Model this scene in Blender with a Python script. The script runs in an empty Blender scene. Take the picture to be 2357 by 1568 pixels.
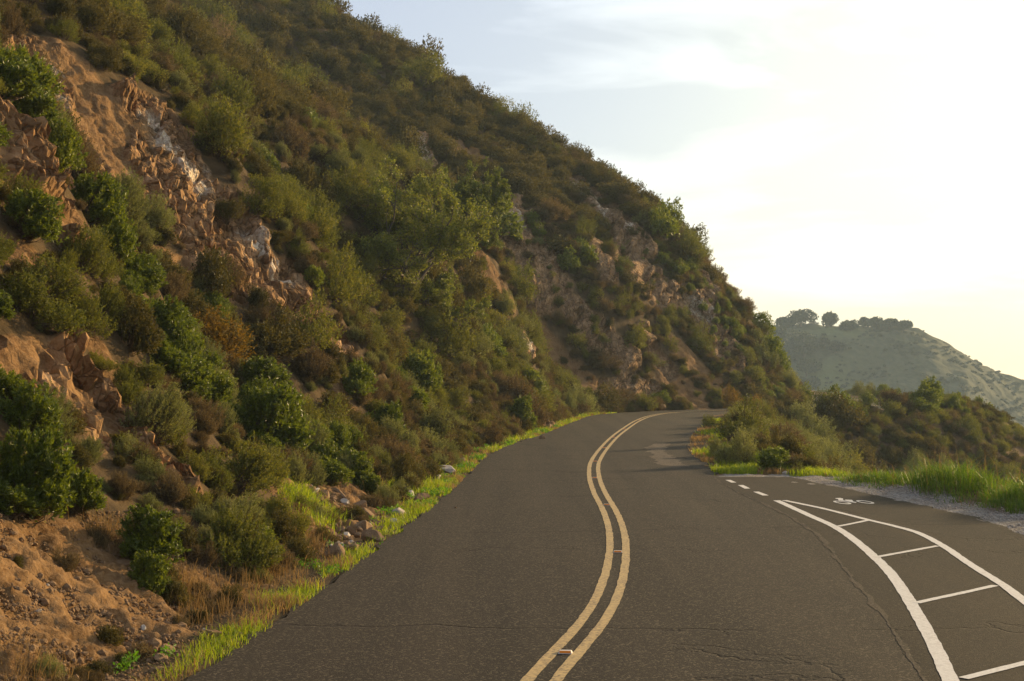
import math, random
import numpy as np
# ------------------------------------------------------------------ camera numbers
CAM_H = 2.72
FPX = 3273.0                 # focal length in units of a 2357 px wide picture (50 mm on 36 mm)
CU, CV = 1178.5, 784.0
PITCH = math.atan(66.0 / FPX)
CP, SP = math.cos(PITCH), math.sin(PITCH)

def ray(u, v):
    u = np.asarray(u, float); v = np.asarray(v, float)
    dx = (u - CU) / FPX; dz = -(v - CV) / FPX
    return np.stack([dx, CP - dz * SP, SP + dz * CP], -1)

def pix(p):
    p = np.asarray(p, float)
    x = p[..., 0]; y = p[..., 1]; z = p[..., 2] - CAM_H
    f = y * CP + z * SP; up = -y * SP + z * CP
    return CU + FPX * x / f, CV - FPX * up / f, f

def gnd(u, v, z=0.0):
    r = ray(u, v); k = (z - CAM_H) / r[..., 2]
    return np.stack([r[..., 0] * k, r[..., 1] * k], -1)

# ------------------------------------------------------------------ noise
def _h(ix, iy, iz, seed):
    with np.errstate(over='ignore'):
        n = (ix.astype(np.int64) * 374761393 + iy.astype(np.int64) * 668265263 + iz.astype(np.int64) * 2147483647 + seed * 1274126177) & 0xffffffff
        n = ((n ^ (n >> 13)) * 1274126177) & 0xffffffff
        n = ((n ^ (n >> 16)) * 2246822519) & 0xffffffff
        n = n ^ (n >> 15)
    return (n & 0xffffff).astype(np.float64) / 16777215.0

def vnoise(p, seed=0):
    i = np.floor(p); f = p - i; f = f * f * f * (f * (f * 6 - 15) + 10)
    i = i.astype(np.int64)
    out = 0
    for a in (0, 1):
        wx = f[..., 0] if a else 1 - f[..., 0]
        for b in (0, 1):
            wy = f[..., 1] if b else 1 - f[..., 1]
            for c in (0, 1):
                wz = f[..., 2] if c else 1 - f[..., 2]
                out = out + wx * wy * wz * _h(i[..., 0] + a, i[..., 1] + b, i[..., 2] + c, seed)
    return out * 2 - 1

def fbm(p, octv=4, seed=0, gain=0.5):
    s = 0; a = 1; p = np.asarray(p, float)
    for k in range(octv):
        s = s + a * vnoise(p * 2.03 ** k + 13.7 * k, seed + k); a *= gain
    return s

def worley(p, seed=0):
    """F1, F2 and a random number of the nearest cell"""
    i = np.floor(p).astype(np.int64)
    n = p.shape[0]
    f1 = np.full(n, 9.0); f2 = np.full(n, 9.0); cid = np.zeros(n)
    for a in (-1, 0, 1):
        for b in (-1, 0, 1):
            for c in (-1, 0, 1):
                x = i[:, 0] + a; y = i[:, 1] + b; z = i[:, 2] + c
                q0 = x + 0.1 + .8 * _h(x, y, z, seed); q1 = y + .1 + .8 * _h(x, y, z, seed + 1); q2 = z + .1 + .8 * _h(x, y, z, seed + 2)
                d = np.sqrt((q0 - p[:, 0]) ** 2 + (q1 - p[:, 1]) ** 2 + (q2 - p[:, 2]) ** 2)
                r = _h(x, y, z, seed + 3)
                m = d < f1
                f2 = np.where(m, f1, np.minimum(f2, d))
                cid = np.where(m, r, cid); f1 = np.where(m, d, f1)
    return f1, f2, cid

def facets(p, seed, tilt=1.0):
    """broken-rock relief: every cell is a plane of its own height and tilt; also the distance to the nearest joint"""
    i = np.floor(p).astype(np.int64); n = len(p)
    f1 = np.full(n, 9.0); f2 = np.full(n, 9.0); val = np.zeros(n)
    for a in (-1, 0, 1):
        for b in (-1, 0, 1):
            for c in (-1, 0, 1):
                x = i[:, 0] + a; y = i[:, 1] + b; z = i[:, 2] + c
                e0 = p[:, 0] - (x + .1 + .8 * _h(x, y, z, seed)); e1 = p[:, 1] - (y + .1 + .8 * _h(x, y, z, seed + 1)); e2 = p[:, 2] - (z + .1 + .8 * _h(x, y, z, seed + 2))
                d = np.sqrt(e0 * e0 + e1 * e1 + e2 * e2)
                w = _h(x, y, z, seed + 3) - .5 + tilt * (e0 * (_h(x, y, z, seed + 4) - .5) + e1 * (_h(x, y, z, seed + 5) - .5) + e2 * (_h(x, y, z, seed + 6) - .5)) * 2
                m = d < f1
                f2 = np.where(m, f1, np.minimum(f2, d)); val = np.where(m, w, val); f1 = np.where(m, d, f1)
    return val, f2 - f1

def sstep(a, b, x):
    t = np.clip((x - a) / (b - a), 0, 1); return t * t * (3 - 2 * t)

# ------------------------------------------------------------------ plan curves (metres; camera at 0,0 looking along +Y)
def spline(pts, step=1.4):
    P = np.array(pts, float); P = np.vstack([2 * P[0] - P[1], P, 2 * P[-1] - P[-2]])
    out = []
    for k in range(1, len(P) - 2):
        p0, p1, p2, p3 = P[k - 1], P[k], P[k + 1], P[k + 2]
        d01, d12, d23 = [max(np.linalg.norm(q - r), 1e-6) ** .5 for q, r in ((p1, p0), (p2, p1), (p3, p2))]
        m1 = (p2 - p1) + d12 * ((p1 - p0) / d01 - (p2 - p0) / (d01 + d12))
        m2 = (p2 - p1) + d12 * ((p3 - p2) / d23 - (p3 - p1) / (d12 + d23))
        n = max(2, int(np.linalg.norm(p2 - p1) / step))
        t = np.linspace(0, 1, n, endpoint=False)[:, None]
        out.append((2 * t ** 3 - 3 * t ** 2 + 1) * p1 + (t ** 3 - 2 * t ** 2 + t) * m1 + (-2 * t ** 3 + 3 * t ** 2) * p2 + (t ** 3 - t ** 2) * m2)
    out.append(P[-2:-1]); return np.vstack(out)

LEFT = spline([(-5.2, -15), (-4.2, 0), (-2.8, 12.4), (-1.94, 22.8), (-1.5, 29.2), (-1.2, 35.6), (-.55, 46.9), (1.3, 59.4), (3.3, 74), (5.2, 84.9),
               (8.9, 91), (13.5, 95.8), (18.6, 100.6), (22.3, 106.5), (24.4, 114), (24.9, 124), (24.4, 140), (24.8, 160), (27, 200), (29.5, 260)])
RIGHT = spline([(7, -15), (7, 20), (6.4, 30), (5.2, 35.6), (5.46, 38.7), (5.9, 46.9), (7.65, 59.4), (9.2, 68), (10.8, 77.5), (12.8, 86), (16.5, 91),
                (21, 94.8), (25.4, 99.2), (29.2, 105.3), (31.6, 113.5), (32.2, 124), (31.8, 140), (32.2, 160), (34.5, 200), (37, 260)])
RIM = spline([(10.2, -15), (10.4, 24), (10.0, 29), (9.0, 33), (8.2, 36), (7.6, 39), (7.8, 47), (9.5, 59.4), (11, 68), (12.6, 77), (15, 84.5), (19, 89),
              (24, 92.6), (29.2, 97.4), (33.2, 104.2), (35.0, 113), (35.6, 123), (35.2, 137), (36, 160), (40, 200), (42.5, 260)])

def arclen(P): return np.concatenate([[0], np.cumsum(np.linalg.norm(np.diff(P, axis=0), axis=1))])
LEFT_S = arclen(LEFT)

def sdist(xy, P):
    """signed distance to the polyline P (positive on its left hand side), and the arc length of the nearest point"""
    A = P[:-1]; D = P[1:] - A; L2 = (D ** 2).sum(1); S = arclen(P)
    out = np.empty(len(xy)); par = np.empty(len(xy))
    for k in range(0, len(xy), 40000):
        q = xy[k:k + 40000]
        best = np.full(len(q), 1e18); bs = np.zeros(len(q)); sg = np.ones(len(q))
        dx = q[:, 0:1] - A[None, :, 0]; dy = q[:, 1:2] - A[None, :, 1]
        t = np.clip((dx * D[:, 0] + dy * D[:, 1]) / L2, 0, 1)
        ex = dx - t * D[:, 0]; ey = dy - t * D[:, 1]
        d2 = ex * ex + ey * ey
        j = d2.argmin(1); r = np.arange(len(q))
        out[k:k + 40000] = np.sqrt(d2[r, j]) * np.sign(D[j, 0] * dy[r, j] - D[j, 1] * dx[r, j] + 1e-12)
        par[k:k + 40000] = S[j] + t[r, j] * np.sqrt(L2[j])
    return out, par

# arc length along LEFT of a given y (the curve is monotone in y up to the nose)
def s_of_y(y): return np.interp(y, LEFT[:, 1], LEFT_S)

NEAR_P = ([-9, 0, 1, 2, 3, 4, 6, 10, 20, 40, 80, 160], [0, 0, .55, 1.35, 2.35, 3.5, 5.9, 10.6, 20.5, 37, 62, 90])
FAR_P = ([-9, 0, .6, 1.5, 3, 3.9, 5.5, 10, 13.3, 17.8, 24, 33, 40, 80, 160], [0, 0, .6, 1.8, 4.1, 5.7, 8.6, 13.3, 15.7, 18.9, 22.6, 29.2, 33.4, 60, 90])
RIBS = [(s_of_y(41), 1.5, 3.5), (s_of_y(53), -2.2, 6.0), (s_of_y(78), 1.6, 4.0), (s_of_y(87), -1.2, 4.0), (s_of_y(93), 1.4, 3.5), (s_of_y(30), -.7, 5.0), (s_of_y(22), .5, 3.)]

def height(xy):
    xy = np.asarray(xy, float).reshape(-1, 2)
    s, t = sdist(xy, LEFT); e, _ = sdist(xy, RIM); e = -e
    p3 = np.concatenate([xy, np.zeros((len(xy), 1))], 1)
    # ---- hill
    off = np.zeros(len(xy))
    for c, a, w in RIBS: off += a * np.exp(-((t - c) / w) ** 2)
    off *= sstep(.6, 5, s) * (1 - .6 * sstep(18, 45, s))
    sp = s - 1.0 + off
    big = fbm(p3 / 9.0, 3, 5) * .9 * sstep(2, 9, s) + fbm(p3 / 3.1, 3, 9) * .35 * sstep(1.2, 4, s)
    sp = sp + big
    w = sstep(s_of_y(32), s_of_y(60), t)
    zh = np.interp(sp, *NEAR_P) * (1 - w) + np.interp(sp, *FAR_P) * w
    zh = zh + (.10 * fbm(p3 / .8, 2, 21) + .05) * sstep(.3, 1.2, s)
    # ---- falls away beyond the rim
    ee = np.maximum(e, 0)
    zr = -np.interp(ee, [0, .4, 2, 5, 12, 30, 90], [0, .04, .85, 3.0, 8.2, 20, 58])
    zr = zr + .35 * fbm(p3 / 5.0, 3, 31) * sstep(.5, 4, e)
    berm = .20 * np.exp(-((e + .2) / .7) ** 2) * (1 - sstep(31, 35, xy[:, 1]) * (1 - sstep(38, 41, xy[:, 1]))) * (1 - sstep(60, 75, xy[:, 1]))
    zr = zr + berm * (.8 + .4 * fbm(p3 / 2.2, 2, 33))
    return np.where(s > 0, zh, np.where(e > -2.5, zr, 0.0)), s, e

_RX, _RY, _RS = -84.0, 1.0, .3
_GX, _GY = np.meshgrid(_RX + _RS * np.arange(500), _RY + _RS * np.arange(700), indexing='ij')
_RZ = height(np.stack([_GX, _GY], -1).reshape(-1, 2))[0].reshape(_GX.shape)
def height_fast(xy):
    a = np.clip((xy[..., 0] - _RX) / _RS, 0, 498.99); b = np.clip((xy[..., 1] - _RY) / _RS, 0, 698.99)
    i = a.astype(int); j = b.astype(int); a = a - i; b = b - j
    return (_RZ[i, j] * (1 - a) + _RZ[i + 1, j] * a) * (1 - b) + (_RZ[i, j + 1] * (1 - a) + _RZ[i + 1, j + 1] * a) * b

def hit(u, v, n=500, far=200.0):
    """where the picture rays u, v first meet the modelled ground"""
    Rr = ray(np.atleast_1d(u), np.atleast_1d(v)); E = np.array([0, 0, CAM_H])
    k = 8.0 * (far / 8.0) ** (np.arange(n) / (n - 1))
    res = np.full((len(Rr), 3), np.nan)
    for c in range(0, len(Rr), 1500):
        q = Rr[c:c + 1500]
        P = q[:, None] * k[None, :, None] + E
        b = P[..., 2] < height_fast(P[..., :2])
        j = b.argmax(1); ok = np.nonzero(b.any(1))[0]
        if not len(ok): continue
        hi = k[j[ok]]; lo = k[np.maximum(j[ok] - 1, 0)]
        for _ in range(7):
            m = (lo + hi) / 2; p = q[ok] * m[:, None] + E; z = height_fast(p[:, :2]); u_ = p[:, 2] < z
            hi = np.where(u_, m, hi); lo = np.where(u_, lo, m)
        p = q[ok] * hi[:, None] + E; p[:, 2] = height(p[:, :2])[0]
        res[c + ok] = p
    return res
import bpy, bmesh
from mathutils import Vector, Matrix
import time as _time
T0 = _time.time()
R = np.random.default_rng(7)
scene = bpy.context.scene
COL = scene.collection

# ------------------------------------------------------------------ helpers
def link(o, parent=None):
    COL.objects.link(o)
    if parent is not None: o.parent = parent
    return o

def tag(o, label=None, cat=None, group=None, kind=None):
    if label: o['label'] = label
    if cat: o['category'] = cat
    if group: o['group'] = group
    if kind: o['kind'] = kind
    return o

def new_mesh(name, V, quads=None, tris=None, mats=(), midx=None, smooth=False):
    me = bpy.data.meshes.new(name)
    V = np.asarray(V, np.float32)
    lq = np.zeros(0, np.int32) if quads is None else np.asarray(quads, np.int32).ravel()
    lt = np.zeros(0, np.int32) if tris is None else np.asarray(tris, np.int32).ravel()
    nq, nt = len(lq) // 4, len(lt) // 3
    me.vertices.add(len(V)); me.vertices.foreach_set('co', V.ravel())
    me.loops.add(len(lq) + len(lt)); me.loops.foreach_set('vertex_index', np.concatenate([lq, lt]))
    me.polygons.add(nq + nt)
    me.polygons.foreach_set('loop_start', np.concatenate([np.arange(nq) * 4, nq * 4 + np.arange(nt) * 3]).astype(np.int32))
    if midx is not None: me.polygons.foreach_set('material_index', np.asarray(midx, np.int32))
    me.polygons.foreach_set('use_smooth', np.full(nq + nt, smooth))
    for m in mats: me.materials.append(m)
    me.update(calc_edges=True)
    return me

def obj(name, me, parent=None):
    return link(bpy.data.objects.new(name, me), parent)

def empty(name, loc):
    o = bpy.data.objects.new(name, None); o.location = loc; o.empty_display_size = .2
    return link(o)

def grid_quads(n, m):
    a = np.arange(n * m).reshape(n, m)
    return np.stack([a[:-1, :-1], a[1:, :-1], a[1:, 1:], a[:-1, 1:]], -1).reshape(-1, 4)

def unit(a): return a / (np.linalg.norm(a, axis=-1, keepdims=True) + 1e-9)

def color_attr(me, name, arr):
    a = me.attributes.new(name, 'FLOAT_COLOR', 'POINT')
    c = np.ones((len(me.vertices), 4), np.float32); c[:, :arr.shape[1]] = arr
    a.data.foreach_set('color', c.ravel())

# ------------------------------------------------------------------ materials
class NT:
    def __init__(self, name):
        self.m = bpy.data.materials.new(name); self.m.use_nodes = True
        self.t = self.m.node_tree; self.t.nodes.clear()
        self.out = self.n('ShaderNodeOutputMaterial')
    def n(self, typ, **kw):
        x = self.t.nodes.new(typ)
        for k, v in kw.items(): setattr(x, k, v)
        return x
    def l(self, a, b): self.t.links.new(a, b)
    def set(self, node, **kw):
        for k, v in kw.items():
            s = node.inputs[k.replace('_', ' ')]
            if hasattr(v, 'is_linked'): self.l(v, s)
            else: s.default_value = v
        return node
    def noise(self, vec, scale, detail=4, rough=.55, dist=0.0):
        x = self.n('ShaderNodeTexNoise'); self.l(vec, x.inputs['Vector'])
        return self.set(x, Scale=scale, Detail=detail, Roughness=rough, Distortion=dist).outputs['Fac']
    def voro(self, vec, scale, feature='F1'):
        x = self.n('ShaderNodeTexVoronoi', feature=feature); self.l(vec, x.inputs['Vector']); self.set(x, Scale=scale)
        return x
    def ramp(self, fac, stops):
        x = self.n('ShaderNodeValToRGB'); self.l(fac, x.inputs['Fac']); e = x.color_ramp.elements
        while len(e) < len(stops): e.new(.5)
        for i, (p, c) in enumerate(stops):
            e[i].position = p; e[i].color = (c, c, c, 1) if not isinstance(c, (tuple, list)) else (*c, 1)
        return x.outputs['Color']
    def mix(self, fac, a, b, mode='MIX'):
        x = self.n('ShaderNodeMix', data_type='RGBA', blend_type=mode)
        for s, v in ((x.inputs[0], fac), (x.inputs[6], a), (x.inputs[7], b)):
            if hasattr(v, 'is_linked'): self.l(v, s)
            elif s.type == 'RGBA': s.default_value = (*v, 1) if len(v) == 3 else v
            else: s.default_value = v
        return x.outputs[2]
    def math(self, op, a, b=0.0, clamp=False):
        x = self.n('ShaderNodeMath', operation=op, use_clamp=clamp)
        for s, v in ((x.inputs[0], a), (x.inputs[1], b)):
            if hasattr(v, 'is_linked'): self.l(v, s)
            else: s.default_value = v
        return x.outputs[0]
    def mapping(self, vec, scale=(1, 1, 1), rot=(0, 0, 0)):
        x = self.n('ShaderNodeMapping'); self.l(vec, x.inputs['Vector'])
        x.inputs['Scale'].default_value = scale; x.inputs['Rotation'].default_value = rot
        return x.outputs['Vector']
    def bump(self, h, strength=.5, dist=.02, normal=None):
        x = self.n('ShaderNodeBump'); self.l(h, x.inputs['Height']); self.set(x, Strength=strength, Distance=dist)
        if normal: self.l(normal, x.inputs['Normal'])
        return x.outputs['Normal']
    def principled(self, color, rough=.8, spec=.3, normal=None):
        x = self.n('ShaderNodeBsdfPrincipled')
        for k, v in (('Base Color', color), ('Roughness', rough), ('Specular IOR Level', spec)):
            s = x.inputs[k]
            if hasattr(v, 'is_linked'): self.l(v, s)
            else: s.default_value = (*v, 1) if isinstance(v, tuple) else v
        if normal: self.l(normal, x.inputs['Normal'])
        return x
    def finish(self, shader): self.l(shader.outputs[0], self.out.inputs['Surface']); return self.m
    def pos(self): return self.n('ShaderNodeNewGeometry').outputs['Position']
    def attr(self, name):
        x = self.n('ShaderNodeAttribute', attribute_name=name)
        s = self.n('ShaderNodeSeparateColor'); self.l(x.outputs['Color'], s.inputs[0])
        return s.outputs

def leaf_mat(name, cols, rough=.55, spec=.25, trans=.35, tcol=None):
    """cols: dark to light leaf colours that vary from leaf to leaf and from plant to plant"""
    t = NT(name)
    g = t.n('ShaderNodeNewGeometry'); oi = t.n('ShaderNodeObjectInfo')
    f = t.math('ADD', t.math('MULTIPLY', g.outputs['Random Per Island'], .62), t.math('MULTIPLY', oi.outputs['Random'], .38))
    n = len(cols)
    c = t.ramp(f, [(i / (n - 1), k) for i, k in enumerate(cols)])
    p = t.principled(c, rough, spec)
    tr = t.n('ShaderNodeBsdfTranslucent')
    t.l(t.mix(1.0, c, tcol or (1.3, 1.25, .55), 'MULTIPLY'), tr.inputs['Color'])
    m = t.n('ShaderNodeMixShader'); m.inputs[0].default_value = trans
    t.l(p.outputs[0], m.inputs[1]); t.l(tr.outputs[0], m.inputs[2])
    return t.finish(m)

def bark_mat(name, a, b, scale=30):
    t = NT(name); v = t.n('ShaderNodeTexCoord').outputs['Object']
    n = t.noise(t.mapping(v, (1, 1, .25)), scale, 4)
    return t.finish(t.principled(t.mix(n, a, b), .85, .2, t.bump(n, .5, .01)))

M = {}
M['laurel'] = leaf_mat('laurel_leaf', [(.045, .063, .007), (.083, .111, .009), (.132, .163, .014), (.212, .224, .028)], .45, .4, .42)
M['sage'] = leaf_mat('sage_leaf', [(.090, .096, .029), (.150, .158, .048), (.222, .222, .074), (.300, .288, .108)], .7, .2, .38, (1.1, 1.1, .65))
M['broom'] = leaf_mat('fine_green_leaf', [(.055, .065, .011), (.096, .106, .016), (.150, .150, .025), (.216, .190, .038)], .6, .25, .42)
M['olive'] = leaf_mat('olive_leaf', [(.034, .033, .008), (.064, .058, .012), (.098, .085, .019), (.15, .122, .031)], .6, .25, .38, (1.3, 1.15, .5))
M['dry'] = leaf_mat('dry_leaf', [(.062, .046, .020), (.105, .078, .034), (.155, .118, .054), (.24, .19, .09)], .8, .15, .34, (1.2, 1., .6))
M['rust'] = leaf_mat('rust_leaf', [(.090, .062, .010), (.15, .105, .016), (.20, .145, .024), (.24, .185, .035)], .7, .2, .42, (1.3, 1., .5))
M['tree'] = leaf_mat('tree_leaf', [(.056, .077, .013), (.106, .131, .020), (.169, .188, .033), (.250, .237, .048)], .5, .25, .42)
M['faroak'] = leaf_mat('oak_leaf', [(.018, .026, .012), (.030, .040, .018), (.044, .055, .024), (.060, .074, .030)], .6, .2, .2)
M['grass'] = leaf_mat('grass_blade', [(.09, .15, .008), (.16, .23, .010), (.25, .31, .014), (.38, .36, .040)], .5, .3, .5, (1.2, 1.2, .4))
M['herb'] = leaf_mat('herb_leaf', [(.05, .13, .008), (.09, .20, .012), (.14, .28, .02)], .5, .3, .45, (1.2, 1.2, .4))
M['tall'] = leaf_mat('tall_grass_blade', [(.035, .070, .006), (.075, .135, .009), (.125, .20, .014), (.23, .27, .04)], .5, .3, .42, (1.2, 1.25, .45))
M['straw'] = leaf_mat('straw_blade', [(.17, .10, .04), (.26, .17, .07), (.38, .26, .12)], .8, .15, .4, (1.1, 1., .7))
M['twig'] = bark_mat('twig_bark', (.045, .028, .016), (.12, .085, .055))
M['bark'] = bark_mat('tree_bark', (.05, .038, .026), (.16, .13, .10), 14)

def rock_mat(name, a, b, c):
    t = NT(name); v = t.n('ShaderNodeTexCoord').outputs['Object']; oi = t.n('ShaderNodeObjectInfo').outputs['Random']
    n1 = t.noise(v, 3.0, 5); n2 = t.noise(v, 22.0, 4)
    k = t.mix(oi, t.mix(n1, a, b), t.mix(n1, b, c))
    k = t.mix(t.ramp(n2, [(.35, .0), (.7, .55)]), k, a)
    return t.finish(t.principled(k, .9, .15, t.bump(t.math('ADD', n1, n2), .5, .03)))
M['rock'] = rock_mat('brown_stone', (.13, .075, .035), (.25, .155, .08), (.33, .22, .13))
M['palerock'] = rock_mat('pale_stone', (.30, .24, .18), (.46, .40, .33), (.56, .51, .44))

def hillside_mat():
    t = NT('hillside_soil_and_rock'); P = t.pos(); z = t.attr('zone')
    rock, white, bare = z[0], z[1], z[2]
    n_big = t.noise(P, .35, 4); n_mid = t.noise(P, 1.7, 6); n_fine = t.noise(P, 14.0, 6, .65)
    soil = t.ramp(n_mid, [(.25, (.085, .043, .016)), (.5, (.160, .086, .033)), (.75, (.245, .140, .058))])
    soil = t.mix(t.ramp(n_fine, [(.42, 0.0), (.68, .7)]), soil, (.27, .165, .080))
    st = t.mapping(P, (1, .35, .8), (.5, .2, .7))
    n_st = t.noise(st, 2.6, 8, .62, .6)
    rk = t.ramp(n_st, [(.26, (.105, .052, .019)), (.45, (.225, .122, .050)), (.60, (.31, .185, .088)), (.76, (.40, .27, .15))])
    wp = t.n('ShaderNodeVectorMath', operation='ADD'); nz = t.n('ShaderNodeTexNoise'); t.l(P, nz.inputs['Vector']); t.set(nz, Scale=1.6, Detail=4.0)
    sc = t.n('ShaderNodeVectorMath', operation='SCALE'); t.l(nz.outputs['Color'], sc.inputs[0]); sc.inputs['Scale'].default_value = .5; t.l(P, wp.inputs[0]); t.l(sc.outputs[0], wp.inputs[1])
    bp = t.mapping(wp.outputs[0], (.75, 1, .62), (0, .6, 0))
    c1 = t.voro(bp, 1.5); c2 = t.voro(bp, 4.2)
    s1 = t.n('ShaderNodeSeparateColor'); t.l(c1.outputs['Color'], s1.inputs[0]); s2 = t.n('ShaderNodeSeparateColor'); t.l(c2.outputs['Color'], s2.inputs[0])
    blk = t.math('ADD', t.math('MULTIPLY', s1.outputs[0], .5), t.math('MULTIPLY', s2.outputs[0], .5))
    rk = t.mix(.85, rk, t.ramp(blk, [(.2, (.52, .50, .48)), (.5, (1.0, .98, .96)), (.8, (1.45, 1.5, 1.6))]), 'MULTIPLY')
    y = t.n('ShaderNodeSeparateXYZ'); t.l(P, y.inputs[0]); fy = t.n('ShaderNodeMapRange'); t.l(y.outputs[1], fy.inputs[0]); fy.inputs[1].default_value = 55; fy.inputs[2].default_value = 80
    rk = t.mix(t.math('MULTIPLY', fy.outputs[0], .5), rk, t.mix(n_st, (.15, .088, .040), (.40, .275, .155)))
    cr = t.voro(bp, 1.5, 'DISTANCE_TO_EDGE').outputs['Distance']; cr2 = t.voro(bp, 4.2, 'DISTANCE_TO_EDGE').outputs['Distance']
    rk = t.mix(t.math('MAXIMUM', t.ramp(cr, [(0.0, .8), (.03, 0.0)]), t.ramp(cr2, [(0.0, .6), (.05, 0.0)])), rk, (.055, .030, .013))
    wf = t.math('MULTIPLY', white, t.ramp(t.noise(P, 3.2, 6, .7, .5), [(.38, 0.0), (.52, 1.0)]))
    wf = t.math('MULTIPLY', wf, t.ramp(s2.outputs[1], [(.3, .15), (.5, 1.0)]))
    wh = t.ramp(n_fine, [(.3, (.36, .28, .18)), (.6, (.64, .54, .41))])
    rk = t.mix(wf, rk, wh)
    litter = t.ramp(n_mid, [(.3, (.045, .030, .014)), (.55, (.082, .054, .025)), (.75, (.125, .082, .04))])
    c = t.mix(t.math('MULTIPLY', bare, t.ramp(n_big, [(.1, .75), (.5, 1.0)])), litter, soil)
    c = t.mix(rock, c, rk)
    h = t.math('ADD', t.math('MULTIPLY', n_fine, .5), t.math('MULTIPLY', n_st, .9)); h = t.math('ADD', h, t.math('MULTIPLY', t.math('MULTIPLY', t.ramp(cr2, [(0.0, 0.0), (.16, 1.0)]), .8), rock))
    nr = t.bump(h, .8, .09); nr = t.bump(t.noise(P, 55.0, 3, .6), .5, .012, nr)
    return t.finish(t.principled(c, .95, .1, nr))
M['hillside'] = hillside_mat()

def ground_mat():
    t = NT('bank_ground'); P = t.pos(); z = t.attr('zone')
    n_mid = t.noise(P, 1.3, 6); n_fine = t.noise(P, 16.0, 6, .65)
    soil = t.ramp(n_mid, [(.3, (.070, .044, .020)), (.55, (.14, .085, .040)), (.75, (.20, .13, .065))])
    v = t.voro(P, 26.0); g = t.ramp(v.outputs['Color'], [(.1, (.12, .108, .092)), (.5, (.25, .228, .198)), (.95, (.44, .405, .36))])
    g = t.mix(t.ramp(t.noise(P, 2.2, 4), [(.35, .0), (.7, .55)]), g, (.15, .10, .055))
    c = t.mix(z[0], soil, g)
    nr = t.bump(t.math('ADD', n_fine, t.math('MULTIPLY', v.outputs['Distance'], -1.2)), .8, .03)
    return t.finish(t.principled(c, .95, .1, nr))
M['ground'] = ground_mat()

def asphalt_mat(name, base, speck, crack, warm):
    t = NT(name); P = t.pos()
    big = t.noise(P, .22, 4); mid = t.noise(t.mapping(P, (1, .25, 1)), 1.1, 5); fine = t.noise(P, 70.0, 3, .7)
    v = t.voro(P, 60.0)
    c = t.mix(big, tuple(k * .84 for k in base), tuple(k * 1.16 for k in base))
    c = t.mix(t.ramp(mid, [(.35, .0), (.75, .5)]), c, warm)
    c = t.mix(t.ramp(fine, [(.40, .75), (.62, .0)]), c, tuple(k * .42 for k in base))
    wh = t.noise(t.mapping(P, (.62, .022, 1), (0, 0, .06)), 1.6, 3, .6)
    c = t.mix(.8, c, t.ramp(wh, [(.38, (.72, .72, .73)), (.5, (1.0, 1.0, 1.0)), (.62, (1.30, 1.28, 1.24))]), 'MULTIPLY')
    st = t.noise(P, .8, 5, .7)
    c = t.mix(t.ramp(st, [(.60, 0.0), (.72, .45)]), c, tuple(k * .5 for k in base))
    sp = t.n('ShaderNodeSeparateColor'); t.l(v.outputs['Color'], sp.inputs[0])
    c = t.mix(t.ramp(sp.outputs[0], [(.80, 0.0), (.98, .8)]), c, speck)
    # cracks, mostly across the road
    w = t.n('ShaderNodeVectorMath', operation='ADD')
    nv = t.n('ShaderNodeTexNoise'); t.l(P, nv.inputs['Vector']); t.set(nv, Scale=1.4, Detail=5.0)
    sc = t.n('ShaderNodeVectorMath', operation='SCALE'); t.l(nv.outputs['Color'], sc.inputs[0]); sc.inputs['Scale'].default_value = .55
    t.l(P, w.inputs[0]); t.l(sc.outputs[0], w.inputs[1])
    e = t.voro(t.mapping(w.outputs[0], (.05, .20, 1)), 1.0, 'DISTANCE_TO_EDGE').outputs['Distance']
    e2 = t.voro(t.mapping(w.outputs[0], (.35, .5, 1)), 1.0, 'DISTANCE_TO_EDGE').outputs['Distance']
    gate = t.ramp(t.noise(P, .45, 3), [(.42, 0.0), (.52, 1.0)])
    k1 = t.math('MULTIPLY', t.ramp(e, [(.0015, 1.0), (.0055, 0.0)]), gate)
    k2 = t.math('MULTIPLY', t.ramp(e2, [(.003, 1.0), (.010, 0.0)]), t.ramp(t.noise(P, .23, 2), [(.60, 0.0), (.66, .8)]))
    k = t.math('MAXIMUM', k1, k2)
    c = t.mix(t.math('MULTIPLY', k, crack), c, (.012, .010, .008))
    h = t.math('SUBTRACT', t.math('ADD', t.math('MULTIPLY', fine, .6), t.math('MULTIPLY', v.outputs['Distance'], -.5)), t.math('MULTIPLY', k, 2.0))
    return t.finish(t.principled(c, .88, .12, t.bump(h, .6, .010)))
M['asphalt'] = asphalt_mat('weathered_asphalt', (.0355, .0275, .0185), (.145, .112, .075), .6, (.047, .035, .0215))
M['asphalt2'] = asphalt_mat('newer_asphalt', (.025, .0185, .0115), (.072, .054, .035), .0, (.046, .031, .017))
M['worn'] = asphalt_mat('crumbled_asphalt', (.105, .080, .055), (.22, .175, .13), 1.0, (.15, .115, .08))

M['seam'] = asphalt_mat('crumbled_seam_asphalt', (.060, .045, .030), (.17, .13, .09), .3, (.085, .062, .040))

def paint_mat(name, col, wear, under):
    t = NT(name); P = t.pos()
    n = t.noise(P, 24.0, 6, .75); n2 = t.noise(P, 1.3, 4)
    k = t.math('MULTIPLY', t.ramp(n, [(.45, 0.0), (.60, 1.0)]), t.ramp(n2, [(.3, wear * .4), (.7, wear)]))
    c = t.mix(k, t.mix(n2, tuple(x * .86 for x in col), col), under)
    return t.finish(t.principled(c, .7, .3, t.bump(n, .35, .005)))
M['yellow'] = paint_mat('worn_yellow_paint', (.52, .355, .14), 1.0, (.085, .064, .042))
M['white'] = paint_mat('white_road_paint', (.66, .62, .55), .7, (.35, .30, .25))

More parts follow.
